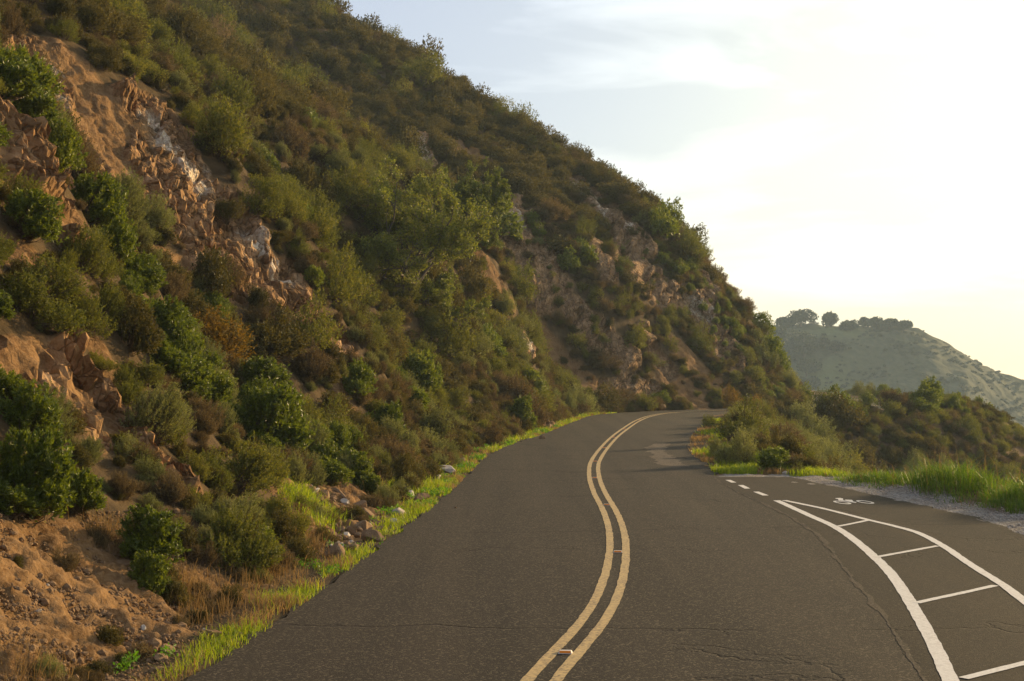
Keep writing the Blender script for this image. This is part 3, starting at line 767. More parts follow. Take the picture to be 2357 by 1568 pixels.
def tree_geo(seed, H, W, trunks, nleaf, ll, lw, lean=(0, 0), twigs=900, crown_lo=.22):
    g = np.random.default_rng(seed); paths = []; ends = []
    def grow(p, d, L, r, lvl):
        n = 5; pts = [p]; dd = d
        for i in range(n):
            dd = unit(dd + g.normal(size=3) * .16 + np.array([0, 0, .05])); pts.append(pts[-1] + dd * L / n)
        rad = np.linspace(r, r * .55, n + 1); paths.append((np.array(pts), rad))
        if lvl >= 3: ends.append((pts, dd)); return
        for i in range(g.integers(3, 5)):
            at = pts[g.integers(2, n + 1)] if i else pts[-1]
            side = g.normal(size=3); side[2] *= .6
            nd = unit(dd * .55 + unit(side) * .85 + np.array([0, 0, .10]))
            grow(at, nd, L * g.uniform(.55, .8), r * .52, lvl + 1)
    for k in range(trunks):
        a = 2 * math.pi * k / trunks + g.uniform(-.4, .4)
        grow(np.array([.12 * math.cos(a), .12 * math.sin(a), -.2]), unit(np.array([math.cos(a) * .45 + lean[0], math.sin(a) * .45 + lean[1], 1.0])), H * .42, H * .018, 0)
    # stretch the skeleton into the wanted envelope
    allp = np.vstack([p for p, r in paths]); hz = allp[:, 2].max(); wx = np.abs(allp[:, :2]).max()
    S = np.array([W * .5 / wx, W * .5 / wx, H * .96 / hz])
    paths = [(p * S, r) for p, r in paths]
    tips = []
    for pts, d in ends:
        pts = np.array(pts) * S; tips.append((pts, d))
    per = max(4, nleaf // len(tips)); P, D = [], []
    for pts, d in tips:
        ntw = 8
        for q in range(ntw):
            a = pts[g.integers(1, len(pts))]; td = unit(d + g.normal(size=3) * .9); L = g.uniform(.25, .55) * W * .10
            t = g.uniform(.15, 1, per // ntw); P.append(a + td * (t * L)[:, None] + g.normal(size=(len(t), 3)) * .035 * W * .35)
            D.append(unit(td + g.normal(size=(len(t), 3)) * .8)); paths.append((np.array([a, a + td * L]), np.array([.010, .004])))
    P = np.vstack(P); D = np.vstack(D); k = P[:, 2] > crown_lo * H * .5; P, D = P[k], D[k]
    n = len(P)
    LV, LQ = leaf_quads(P, D, ll * g.uniform(.6, 1.2, n), lw * g.uniform(.7, 1.2, n), g)
    TV, TQ = tubes(paths, 5)
    return LV, LQ, TV, TQ

def crown_geo(seed, W, H, n, ll, lobes=9):
    """closed round oak crown of leaf clumps for trees far away"""
    g = np.random.default_rng(seed)
    C = g.normal(size=(lobes, 3)); C = unit(C) * g.uniform(.1, .62, (lobes, 1)); C[:, 2] = C[:, 2] * .7 + .05
    cr = g.uniform(.30, .52, lobes)
    k = g.integers(0, lobes, n); D = unit(g.normal(size=(n, 3)))
    P = (C[k] + D * (cr[k] * g.uniform(.7, 1.05, n))[:, None]) * np.array([W / 2, W / 2, H * .52]) + np.array([0, 0, H * .52])
    P[:, 2] = np.maximum(P[:, 2], .05 * H)
    return leaf_quads(P, unit(D + g.normal(size=D.shape) * .6), ll * g.uniform(.6, 1.3, n), ll * .75 * g.uniform(.6, 1.3, n), g, .1)

# kinds: W H shoots per ll lw slen up open stems fan
KIND = {
    'laurel_bush': dict(mat='laurel', H=.92, ll=.068, lw=.026, slen=.20, up=.55, open_=.15),
    'sage_bush': dict(mat='sage', H=.80, ll=.040, lw=.009, slen=.30, up=1.0, open_=.0),
    'green_bush': dict(mat='broom', H=.80, ll=.040, lw=.016, slen=.26, up=.8, open_=.0),
    'olive_bush': dict(mat='olive', H=.78, ll=.042, lw=.020, slen=.24, up=.7, open_=.0),
    'dry_bush': dict(mat='dry', H=.70, ll=.045, lw=.009, slen=.30, up=.9, open_=.0),
    'rust_bush': dict(mat='rust', H=1.05, ll=.05, lw=.02, slen=.40, up=1.1, open_=.0),
}
LOD = {'near': (1.2, 360, 24, 1.0, 90), 'mid': (1.8, 420, 11, 1.75, 46), 'far': (2.6, 360, 7, 2.9, 0)}
PROTO = {}
NV = {'near': 3, 'mid': 5, 'far': 5}
def protos():
    sd = 100
    for kn, k in KIND.items():
        for ln, (W, ns, per, ls, st) in LOD.items():
            if kn == 'rust_bush' and ln == 'near': continue
            for v in range(NV[ln]):
                sd += 1
                thin = kn in ('sage_bush', 'dry_bush')
                p = int(per * (2.0 if thin else 1.25 if kn == 'olive_bush' else 1.0))
                lw = k['lw'] * ls * (1.25 if thin and ln != 'near' else 1)
                if thin: st = int(st * 1.8)
                geo = shrub_geo(sd, W, W * k['H'], int(ns * (1.1 if ln == 'near' else 1)), p, k['ll'] * ls, lw, k['slen'] * (W / 1.2) ** .7, k['up'], k['open_'], st if st else 14, fan=.5 if thin else .2, stemr=.008 * (W / 1.2))
                PROTO[kn, ln, v] = (W, geo, {})
    return
protos()

def bush_meshes(kn, ln, v, split):
    W, (LV, LQ, SV, SQ), cache = PROTO[kn, ln, v]
    if split not in cache:
        m = M[KIND[kn]['mat']]
        if split:
            cache[split] = (new_mesh(kn + '_foliage', LV, LQ, mats=[m]), new_mesh(kn + '_stem', SV, SQ, mats=[M['twig']], smooth=True))
        else:
            V = np.vstack([LV, SV]); Q = np.vstack([LQ, SQ + len(LV)])
            cache[split] = (new_mesh(kn, V, Q, mats=[m, M['twig']], midx=np.concatenate([np.zeros(len(LQ)), np.ones(len(SQ))])),)
    return W, cache[split]

def ground_normal(p, d=.5):
    q = np.array([[p[0] - d, p[1]], [p[0] + d, p[1]], [p[0], p[1] - d], [p[0], p[1] + d]]); z = height(q)[0]
    return unit(np.array([(z[0] - z[1]) / (2 * d), (z[2] - z[3]) / (2 * d), 1.0]))

def lod_of(d): return 'near' if d < 33 else 'mid' if d < 68 else 'far'

def place_bush(p, width, hscale, kn, label, group, split, rng, cat='bush', tilt=.35):
    d = float(np.linalg.norm(p)); ln = lod_of(d)
    if (kn, ln, 0) not in PROTO: ln = 'mid'
    W, me = bush_meshes(kn, ln, int(rng.integers(0, NV[ln])), split)
    n = ground_normal(p); upv = unit(np.array([0, 0, 1.0]) * (1 - tilt) + n * tilt)
    rot = Vector((0, 0, 1)).rotation_difference(Vector(upv)).to_matrix().to_4x4() @ Matrix.Rotation(rng.uniform(0, 6.28), 4, 'Z')
    s = width / W
    mw = Matrix.Translation(Vector(p) - Vector(n) * .06) @ rot @ Matrix.Diagonal((s, s, s * hscale, 1))
    if split:
        o = empty(kn, (0, 0, 0)); o.matrix_world = mw
        f = obj('foliage', me[0], o); b = obj('woody_stem', me[1], o)
    else:
        o = obj(kn, me[0]); o.matrix_world = mw
    return tag(o, label, cat, group)

# ------------------------------------------------------------------ bushes one can point to: (u, v of the foot, width, height factor, kind, label) measured in the photo
G1 = 'bushes on the near slope'; G2 = 'bushes on the middle slope'; G3 = 'bushes along the valley side'
HAND = [
    (70, 1185, 215, 1.25, 'laurel_bush', 'largest glossy green bush, overhanging the bare orange soil slope', G1),
    (165, 1165, 150, 1.05, 'laurel_bush', 'glossy green bush leaning down against the largest bush above the bare soil', G1),
    (60, 1010, 170, .95, 'laurel_bush', 'glossy green bush at the frame edge under the brown rock outcrop', G1),
    (345, 1285, 185, .95, 'laurel_bush', 'glossy green bush just above the pile of brown stones at the slope foot', G1),
    (545, 1305, 215, .95, 'green_bush', 'dark green round bush reaching down almost to the grass verge', G1),
    (600, 1280, 120, .8, 'laurel_bush', 'bright leafy bush fringing the dark round bush above the verge', G1),
    (330, 1010, 190, 1.05, 'sage_bush', 'large grey green sagebrush with feathery tips above the dark rock hollow', G1),
    (410, 1000, 120, .95, 'sage_bush', 'pale sagebrush clump hanging over the rock hollow', G1),
    (465, 985, 115, 1.0, 'dry_bush', 'thin brown bush standing against the side of the large sagebrush', G1),
    (280, 1145, 95, 1.05, 'dry_bush', 'dead brown twiggy bush tucked under the largest glossy bush', G1),
    (225, 1250, 75, 1.0, 'dry_bush', 'dark dead bush hanging at the top of the bare soil slope', G1),
    (540, 1125, 190, .95, 'green_bush', 'wide fine leaved green bush above the dark round bush', G1),
    (620, 1105, 130, .95, 'green_bush', 'fine leaved green bush at the upper edge of the stone slide', G1),
    (700, 1055, 125, 1.1, 'sage_bush', 'grey green sagebrush above the stone slide', G1),
    (752, 1088, 80, 1.3, 'green_bush', 'tall narrow green bush at the top of the stone slide', G1),
    (690, 985, 130, .9, 'green_bush', 'light green bush behind the sagebrush over the stone slide', G1),
    (600, 905, 145, .85, 'laurel_bush', 'dark leafy bush in the middle of the near slope below twiggy shrubs', G1),
    (500, 835, 190, .75, 'rust_bush', 'wide twiggy rust coloured shrub spreading over the near slope', G1),
    (620, 820, 200, .75, 'olive_bush', 'wide thin twiggy olive shrub under the rocky rib', G1),
    (715, 870, 130, .95, 'dry_bush', 'brown twiggy shrub at the lower end of the rocky rib', G1),
    (55, 545, 150, 1.05, 'laurel_bush', 'bright green bush at the frame edge above the soil chute', G1),
    (80, 740, 210, .85, 'green_bush', 'broad mid green bush under the orange soil chute', G1),
    (185, 760, 150, .9, 'green_bush', 'broad mid green bush beside the brown rock outcrop', G1),
    (300, 800, 170, .9, 'olive_bush', 'dark olive bush above the large sagebrush', G1),
    (375, 860, 120, .95, 'laurel_bush', 'leafy green bush just over the top of the large sagebrush', G1),
    (322, 560, 105, 1.0, 'green_bush', 'single yellow green bush growing in the middle of the rock face', G1),
    (520, 655, 115, .9, 'dry_bush', 'dead brown grassy bush on the rock face under the white rock', G1),
    (530, 510, 85, 1.0, 'olive_bush', 'olive bush perched on the white rock ledge', G1),
    (716, 660, 72, 1.0, 'laurel_bush', 'small bright green bush on the crest of the rocky rib', G1),
    (650, 1300, 100, .8, 'dry_bush', 'low brown brush between the dark round bush and stone slide', G1),
    (470, 720, 100, .8, 'laurel_bush', 'small leafy bush on the slope under the rock face', G1),
    (825, 925, 115, 1.0, 'laurel_bush', 'bright leafy bush at the top of the long green tongue of bushes', G2),
    (880, 1005, 110, .95, 'laurel_bush', 'bright leafy bush at the lower tip of the long green tongue', G2),
    (860, 1075, 90, .9, 'sage_bush', 'grey green sagebrush above the yellow grass bank', G2),
    (945, 950, 100, .9, 'laurel_bush', 'dark leafy bush between the green tongue and big sagebrush', G2),
    (985, 1020, 120, 1.1, 'sage_bush', 'big sagebrush above the pale rocks by the verge', G2),
    (1070, 1028, 75, 1.1, 'green_bush', 'round green bush at the verge above the pale rocks', G2),
    (1185, 985, 85, 1.15, 'laurel_bush', 'light green bush at the verge before the small rock face', G2),
    (1240, 950, 90, 1.0, 'green_bush', 'green bush on top of the small rock face at the verge', G2),
    (1330, 950, 100, .95, 'sage_bush', 'last large sagebrush at the verge before the bend', G2),
    (1480, 945, 70, .9, 'green_bush', 'round green bush beside the road at the bend', G2),
    (1700, 1068, 125, 1.0, 'sage_bush', 'tall plume like sagebrush with upright shoots beside the road edge', G3),
    (1655, 1050, 75, .9, 'sage_bush', 'grey green sagebrush at the very edge of the asphalt', G3),
    (1785, 1085, 110, .75, 'laurel_bush', 'leafy green bush behind the white dashes', G3),
    (1835, 1092, 70, .6, 'green_bush', 'low green bush next to the gravel behind the lane', G3),
    (1682, 946, 62, .95, 'rust_bush', 'orange leaved shrub standing at the bend by the road', G3),
    (1735, 958, 62, .8, 'rust_bush', 'dull rust brown shrub beside the orange one at the bend', G3),
    (1625, 985, 60, .8, 'green_bush', 'dark green bush at the road edge before the bend', G3),
    (1800, 1035, 140, .75, 'dry_bush', 'wide brown bush behind the plume like sagebrush', G3),
    (1895, 1045, 130, .85, 'sage_bush', 'pale sagebrush on the gully side above the tall grass', G3),
    (1850, 985, 110, .85, 'sage_bush', 'soft grey sagebrush in the middle of the gully side', G3),
    (1725, 1000, 110, .75, 'olive_bush', 'olive bush between the rust shrub and the plume like sagebrush', G3),
    (1930, 975, 118, .95, 'olive_bush', 'tall dark bush at the hidden end of the bank', G3),
    (1882, 952, 84, .92, 'green_bush', 'dark green bush where the bank meets the nose of the slope', G3),
    (1928, 951, 80, .85, 'laurel_bush', 'dark leafy bush topping the bank under the far hill', G3),
    (1968, 952, 70, .72, 'green_bush', 'dark bush next to the lone round one on the lip of the bench', G3),
    (2045, 953, 88, .62, 'green_bush', 'low green bush on the lip of the bench beyond the lone round one', G3),
    (2085, 953, 60, .55, 'olive_bush', 'low olive bush on the lip of the bench beside the leafy overhanging one', G3),
    (2165, 953, 46, .55, 'green_bush', 'green bush on the far part of the bench lip', G3),
    (1998, 940, 44, 1.0, 'laurel_bush', 'small round bush standing alone on the lip of the bench', G3),
    (2120, 957, 80, .55, 'laurel_bush', 'leafy bush hanging over the lip of the bench', G3),
]
rb = np.random.default_rng(21)
hp = hit([h[0] for h in HAND], [h[1] for h in HAND], 700)
placed = []
for h, p in zip(HAND, hp):
    if np.isnan(p[0]): print('no ground under', h); continue
    d = pix(p)[2]; w = h[2] * float(d) / FPX * 1.12
    lift = np.array([0, 0, 0.0])
    place_bush(p + lift, w, h[3], h[4], h[5], h[6], True, rb)
    placed.append((p[0], p[1], w * .30))

# ------------------------------------------------------------------ the rest of the scrub, grown over the slopes
def visible(P, lift=.7, n=70):
    u, v, f = pix(P); inside = (f > 5) & (u > -60) & (u < 2417) & (v > -120) & (v < 1600)
    out = np.zeros(len(P), bool); k = np.nonzero(inside)[0]
    E = np.array([0, 0, CAM_H]); Q = P[k] + np.array([0, 0, lift])
    t = np.linspace(.25, .97, n)
    X = E + (Q[:, None] - E) * t[None, :, None]
    z = height_fast(X[..., :2])
    out[k] = (X[..., 2] > z - .3).mean(1) > .96
    return out

def scatter():
    g = np.random.default_rng(5); cand = []
    t0, t1 = s_of_y(4), s_of_y(150); n = 36000
    t = g.uniform(t0, t1, n); s = g.uniform(.9, 78, n) ** 1.0
    # more tries near the road, where the slope fills the picture
    s = np.where(g.uniform(size=n) < .5, g.uniform(1.1, 22, n), s)
    f = np.stack([np.interp(t, LEFT_S, LEFT[:, 0]), np.interp(t, LEFT_S, LEFT[:, 1])], 1)
    UPX = np.interp(f[:, 1], [-15, 12.4, 47, 75, 91, 118, 140, 200], [-92, -93, -90, -85, -66, -50, -45, -44]); UPY = np.interp(f[:, 1], [-15, 12.4, 47, 75, 91, 118, 140, 200], [-10, 20, 60, 95, 135, 170, 190, 225])
    xy = f + unit(np.stack([UPX, UPY], 1) - f) * s[:, None]
    a = g.uniform(-24, 42, 9000); b = g.uniform(18, 150, 9000); xr = np.interp(b, RIM[:, 1], RIM[:, 0])
    xy2 = np.stack([np.maximum(a, xr + g.uniform(-.6, 25, 9000)), b], 1)
    xy = np.vstack([xy, xy2]); g.shuffle(xy)
    z, sl, e = height(xy)
    P = np.concatenate([xy, z[:, None]], 1)
    d = np.linalg.norm(P, axis=1)
    r, w, b = zones(P)
    ok = (((sl > 1.25) & (z < 70)) | ((sl < 0) & (e > np.where(xy[:, 1] > 100, -2.5, -.3)) & (z > -26))) & (d < 175)
    # the tall grass and the bench top stay clear
    ok &= ~((sl < 0) & (xy[:, 1] < 37.5) & (e < 3.5))
    bare = np.where(sl > 0, b, 0)
    keep = g.uniform(size=len(P)) > np.where(d > 70, .88, .99) * np.clip(bare * 1.3, 0, 1)
    ok &= keep
    ok &= ~((sl > 0) & (d < 60) & (mask(P, ROCK, .9) > .22))
    ok &= ~((sl > 0) & (d < 30) & (g.uniform(size=len(P)) < .45))
    P, d, sl, e, bare = P[ok], d[ok], sl[ok], e[ok], bare[ok]
    base = np.interp(d, [12, 25, 45, 70, 110, 170], [.65, .85, 1.25, 1.6, 2.1, 3.0])
    w = base * np.exp(g.normal(size=len(P)) * .33)
    w = np.where(bare > .3, np.minimum(w * .5, .7 + d * .004), w); w = np.where(sl < 0, w * np.where(P[:, 1] > 88, np.where(P[:, 0] > 30.5, .42, np.where(e < 2.5, .60, .62)), .74), w); w = np.where((sl > 0) & (sl < 3), w * .85, w); w = np.where((sl > 0) & (sl < 9) & (P[:, 1] > 98), w * .72, w)
    cell = {}; keepi = []
    def put(i, x, y, rr):
        cell.setdefault((int(x // 2), int(y // 2)), []).append((x, y, rr))
    for x, y, rr in placed: put(-1, x, y, rr)
    for i in range(len(P)):
        x, y = P[i, 0], P[i, 1]; rr = w[i] * .28; cx, cy = int(x // 2), int(y // 2); good = True
        for a in (-1, 0, 1):
            for c in (-1, 0, 1):
                for (qx, qy, qr) in cell.get((cx + a, cy + c), ()):
                    if (qx - x) ** 2 + (qy - y) ** 2 < (rr + qr) ** 2 * .75: good = False; break
                if not good: break
            if not good: break
        if good: put(i, x, y, rr); keepi.append(i)
    keepi = np.array(keepi)
    return P[keepi], d[keepi], sl[keepi], e[keepi], w[keepi], bare[keepi]
SP_, SD_, SS_, SE_, SW_, SB_ = scatter()
print('scatter', len(SP_), round(_time.time() - T0, 1))

def kinds_for(P, d, s, e, bare):
    g = np.random.default_rng(9); n = len(P)
    patch = fbm(P / 7.0, 3, 200) + g.normal(size=n) * .28
    k2 = fbm(P / 5.0, 3, 210) + g.normal(size=n) * .25
    out = np.empty(n, object)
    for i in range(n):
        hi = s[i] > 11
        if s[i] < 0 and P[i, 1] > 88: out[i] = 'green_bush' if patch[i] > -.1 else 'olive_bush' if k2[i] > -.2 else 'laurel_bush'
        elif s[i] < 0:
            out[i] = 'olive_bush' if patch[i] < -.32 else 'sage_bush' if k2[i] > -.05 else 'green_bush' if k2[i] > -.42 else 'dry_bush'
        elif hi:
            out[i] = 'olive_bush' if patch[i] < .42 else 'green_bush' if k2[i] > -.35 else 'dry_bush'
        else:
            out[i] = 'green_bush' if patch[i] > .28 else 'laurel_bush' if k2[i] > .42 else 'olive_bush' if patch[i] > -.12 else 'sage_bush' if k2[i] > -.36 else 'dry_bush'
    return out
SK_ = kinds_for(SP_, SD_, SS_, SE_, SB_)
vis = visible(SP_)
size = np.where(vis, SW_ / SD_, 0)
order = np.argsort(-size)
INDIV = order[:430]; INDIV = INDIV[size[INDIV] > 0]
NICE = {'laurel_bush': 'glossy green', 'sage_bush': 'grey green feathery', 'green_bush': 'fine leaved green', 'olive_bush': 'brownish olive', 'dry_bush': 'dry brown'}
def zone_text(p, s, e, bare):
    if s < 0:
        if p[1] > 88: return 'on the dark bank below the far bench', 'bushes on the bank below the bench'
        return 'crowded on the gully side beyond the road edge', 'bushes crowded on the gully side'
    if bare > .4: return 'scattered over the bare rock and soil faces', 'bushes scattered over bare faces'
    if p[1] < 36: return 'on the near slope around the rock face', 'small bushes on the near slope'
    if s > 11: return 'in the closed cover of the high slope', 'bushes of the high slope'
    if p[1] > 80: return 'at the foot of the far cliffs by the bend', 'bushes below the far cliffs'
    return 'in the belt between the road verge and the small tree', 'bushes of the belt above the verge'
for i in INDIV:
    zt, gt = zone_text(SP_[i], SS_[i], SE_[i], SB_[i])
    place_bush(SP_[i], SW_[i] * 1.12, rb.uniform(.65, 1.25), SK_[i], f'{NICE[SK_[i]]} bush {zt}', f'{NICE[SK_[i]]} {gt}', False, rb)

# the remaining scrub cover: one object that instances the same bushes on points
def instancer(name, P, rot, scl, idx, meshes, label, mat=None):
    col = bpy.data.collections.new(name + '_kinds')
    for k, me in enumerate(meshes): col.objects.link(bpy.data.objects.new(f'{name}_kind_{k:03d}', me))
    me = bpy.data.meshes.new(name); me.vertices.add(len(P)); me.vertices.foreach_set('co', np.asarray(P, np.float32).ravel())
    for nm, typ, arr, key in (('rot', 'FLOAT_VECTOR', rot, 'vector'), ('scl', 'FLOAT_VECTOR', scl, 'vector'), ('idx', 'INT', idx, 'value')):
        a = me.attributes.new(nm, typ, 'POINT'); a.data.foreach_set(key, np.asarray(arr, np.int32 if typ == 'INT' else np.float32).ravel())
    o = obj(name, me); tag(o, label, kind='stuff')
    ng = bpy.data.node_groups.new(name, 'GeometryNodeTree')
    ng.interface.new_socket('Geometry', in_out='INPUT', socket_type='NodeSocketGeometry'); ng.interface.new_socket('Geometry', in_out='OUTPUT', socket_type='NodeSocketGeometry')
    n = ng.nodes; gi = n.new('NodeGroupInput'); go = n.new('NodeGroupOutput'); ip = n.new('GeometryNodeInstanceOnPoints'); ci = n.new('GeometryNodeCollectionInfo')
    ci.inputs['Collection'].default_value = col; ci.inputs['Separate Children'].default_value = True; ci.inputs['Reset Children'].default_value = True
    def at(nm, typ):
        x = n.new('GeometryNodeInputNamedAttribute'); x.data_type = typ; x.inputs['Name'].default_value = nm; return x.outputs[0]
    ng.links.new(gi.outputs[0], ip.inputs['Points']); ng.links.new(ci.outputs[0], ip.inputs['Instance']); ip.inputs['Pick Instance'].default_value = True
    ng.links.new(at('idx', 'INT'), ip.inputs['Instance Index'])
    er = n.new('FunctionNodeEulerToRotation'); ng.links.new(at('rot', 'FLOAT_VECTOR'), er.inputs[0]); ng.links.new(er.outputs[0], ip.inputs['Rotation'])
    ng.links.new(at('scl', 'FLOAT_VECTOR'), ip.inputs['Scale']); ng.links.new(ip.outputs[0], go.inputs[0])
    md = o.modifiers.new('scatter', 'NODES'); md.node_group = ng
    return o

rest = np.setdiff1d(np.arange(len(SP_)), INDIV)
lod_keys = [(k, l, v) for k in NICE for l in ('near', 'mid', 'far') for v in range(NV[l])]
kid = {k: i for i, k in enumerate(lod_keys)}
idx = []; scl = []
for i in rest:
    ln = lod_of(SD_[i]); key = (SK_[i], ln, int(rb.integers(0, NV[ln]))); idx.append(kid[key]); s = SW_[i] * 1.14 / PROTO[key][0]; scl.append((s * rb.uniform(.85, 1.2), s * rb.uniform(.85, 1.2), s * rb.uniform(.6, 1.25)))
rot = np.stack([rb.normal(size=len(rest)) * .12, rb.normal(size=len(rest)) * .12 + np.where(SS_[rest] > 0, .22, 0), rb.uniform(0, 6.28, len(rest))], 1)
instancer('scrub_cover', SP_[rest] - np.array([0, 0, .08]), rot, scl, idx, [bush_meshes(*k, False)[1][0] for k in lod_keys], 'dense olive and green scrub covering the hillsides')
print('bushes', len(INDIV), len(rest), round(_time.time() - T0, 1))

# ------------------------------------------------------------------ low brush and dead stalks between the bushes
def low_brush():
    g = np.random.default_rng(55); n = 17000
    t = g.uniform(s_of_y(5), s_of_y(135), n); s = .8 + 40 * g.uniform(0, 1, n) ** 1.7
    f = np.stack([np.interp(t, LEFT_S, LEFT[:, 0]), np.interp(t, LEFT_S, LEFT[:, 1])], 1)
    i = np.clip(np.searchsorted(LEFT_S, t), 1, len(LEFT) - 1); T = unit(LEFT[i] - LEFT[i - 1]); xy = f + np.stack([-T[:, 1], T[:, 0]], 1) * s[:, None]
    xy = np.vstack([xy, np.stack([np.interp(g.uniform(38, 110, 5000), RIM[:, 1], RIM[:, 0]), g.uniform(38, 110, 5000)], 1) * 0 + np.stack([g.uniform(6, 34, 5000), g.uniform(38, 110, 5000)], 1)])
    z, sl, e = height(xy); P = np.concatenate([xy, z[:, None] - .03], 1); d = np.linalg.norm(P, axis=1); r, w, b = zones(P)
    ok = ((sl > .7) | ((sl < 0) & (e > -.5))) & (g.uniform(size=len(P)) > np.where(sl > 0, np.clip(b * 1.3, 0, .965), 0)) & (d < 140)
    P, d, sl = P[ok], d[ok], sl[ok]; n = len(P)
    ks = [('dry_bush', 'mid'), ('olive_bush', 'mid'), ('sage_bush', 'mid'), ('dry_bush', 'far'), ('olive_bush', 'far'), ('green_bush', 'far')]
    ms = [bush_meshes(k, l, v, False)[1][0] for k, l in ks for v in range(3)]
    pick = g.choice(3, n, p=[.46, .38, .16]) * 3 + np.where(d > 50, 9, 0) + g.integers(0, 3, n)
    sz = np.interp(d, [10, 40, 140], [.26, .55, 1.1]) * np.exp(g.normal(size=n) * .3) / np.where(d > 50, 2.6, 1.8)
    instancer('low_brush', P, np.stack([g.normal(size=n) * .15, np.where(sl > 0, .3, 0) + g.normal(size=n) * .15, g.uniform(0, 6.28, n)], 1), np.stack([sz, sz, sz * g.uniform(.7, 1.2, n)], 1), pick, ms, 'low dry brush growing between the bushes')
low_brush()

# ------------------------------------------------------------------ the small trees on the slope
def place_tree(u, v, wpx, hpx, seed, label, trunks, nleaf, ll, lean=(0, 0), group=None, mat='tree', name='small_tree'):
    p = hit([u], [v], 900)[0]; d = pix(p)[2]; W = wpx * d / FPX; H = hpx * d / FPX
    LV, LQ, TV, TQ = tree_geo(seed, H, W, trunks, nleaf, ll, ll * .62, lean)
    o = empty(name, p); tag(o, label, 'tree', group)
    obj('crown', new_mesh('crown', LV, LQ, mats=[M[mat]]), o); obj('trunk', new_mesh('trunk', TV, TQ, mats=[M['bark']], smooth=True), o)
place_tree(935, 690, 400, 320, 3, 'spreading light green tree with several stems in the middle of the slope', 5, 46000, .105)
place_tree(1075, 600, 220, 235, 8, 'paler tree leaning out behind the spreading tree', 4, 27000, .11, (.35, 0))
place_tree(1010, 745, 230, 130, 14, 'low leafy tree with one long bare limb under the spreading tree', 3, 9000, .10, (.5, 0))

# ------------------------------------------------------------------ grass
def blades(P, hgt, wid, rng, lean=.35, seg=2, wind=(0, 0)):
    n = len(P); a = rng.uniform(0, 2 * math.pi, n); L = np.stack([np.cos(a), np.sin(a), np.zeros(n)], 1)
    S = np.stack([-np.sin(a), np.cos(a), np.zeros(n)], 1); k = rng.uniform(.05, 1, n)[:, None] * lean * hgt[:, None]
    b = rng.uniform(0, 2 * math.pi, n); S = np.stack([np.cos(b), np.sin(b), np.zeros(n)], 1)
    up = np.array([0, 0, 1.0]); H = hgt[:, None]; w = wid[:, None] * .5; wv = np.array([*wind, 0.0])
    m = P + L * k * .35 + up * H * .6 + wv * H * .3; t = P + (L * k + wv * H) * 1.25 + up * H * (1 - .35 * rng.uniform(0, 1, (n, 1)))
    V = np.stack([P - S * w, P + S * w, m + S * w * .8, m - S * w * .8, t], 1).reshape(-1, 3)
    i = np.arange(n) * 5
    return V, np.stack([i, i + 1, i + 2, i + 3], 1), np.stack([i + 3, i + 2, i + 4], 1)

def add_stuff(name, parts, label, mats):
    Vs, Qs, Ts, mi = [], [], [], []; b = 0; tm = []
    for (V, Q, T), k in parts:
        Vs.append(V); Qs.append(Q + b); Ts.append(T + b); mi.append(np.full(len(Q), k)); tm.append(np.full(len(T), k)); b += len(V)
    me = new_mesh(name, np.vstack(Vs), np.vstack(Qs), np.vstack(Ts), mats=mats, midx=np.concatenate(mi + tm))
    return tag(obj(name, me), label, kind='stuff')

def along_verge(n, y0, y1, s0, s1, g, near=True):
    q = g.uniform(0, 1, n); y = y0 * (y1 / y0) ** q if near else g.uniform(y0, y1, n)
    t = s_of_y(y); s = g.uniform(s0, s1, n)
    x = np.interp(t, LEFT_S, LEFT[:, 0]); yy = np.interp(t, LEFT_S, LEFT[:, 1])
    i = np.clip(np.searchsorted(LEFT_S, t), 1, len(LEFT) - 1); T = unit(LEFT[i] - LEFT[i - 1])
    return np.stack([x, yy], 1) + np.stack([-T[:, 1], T[:, 0]], 1) * s[:, None], s

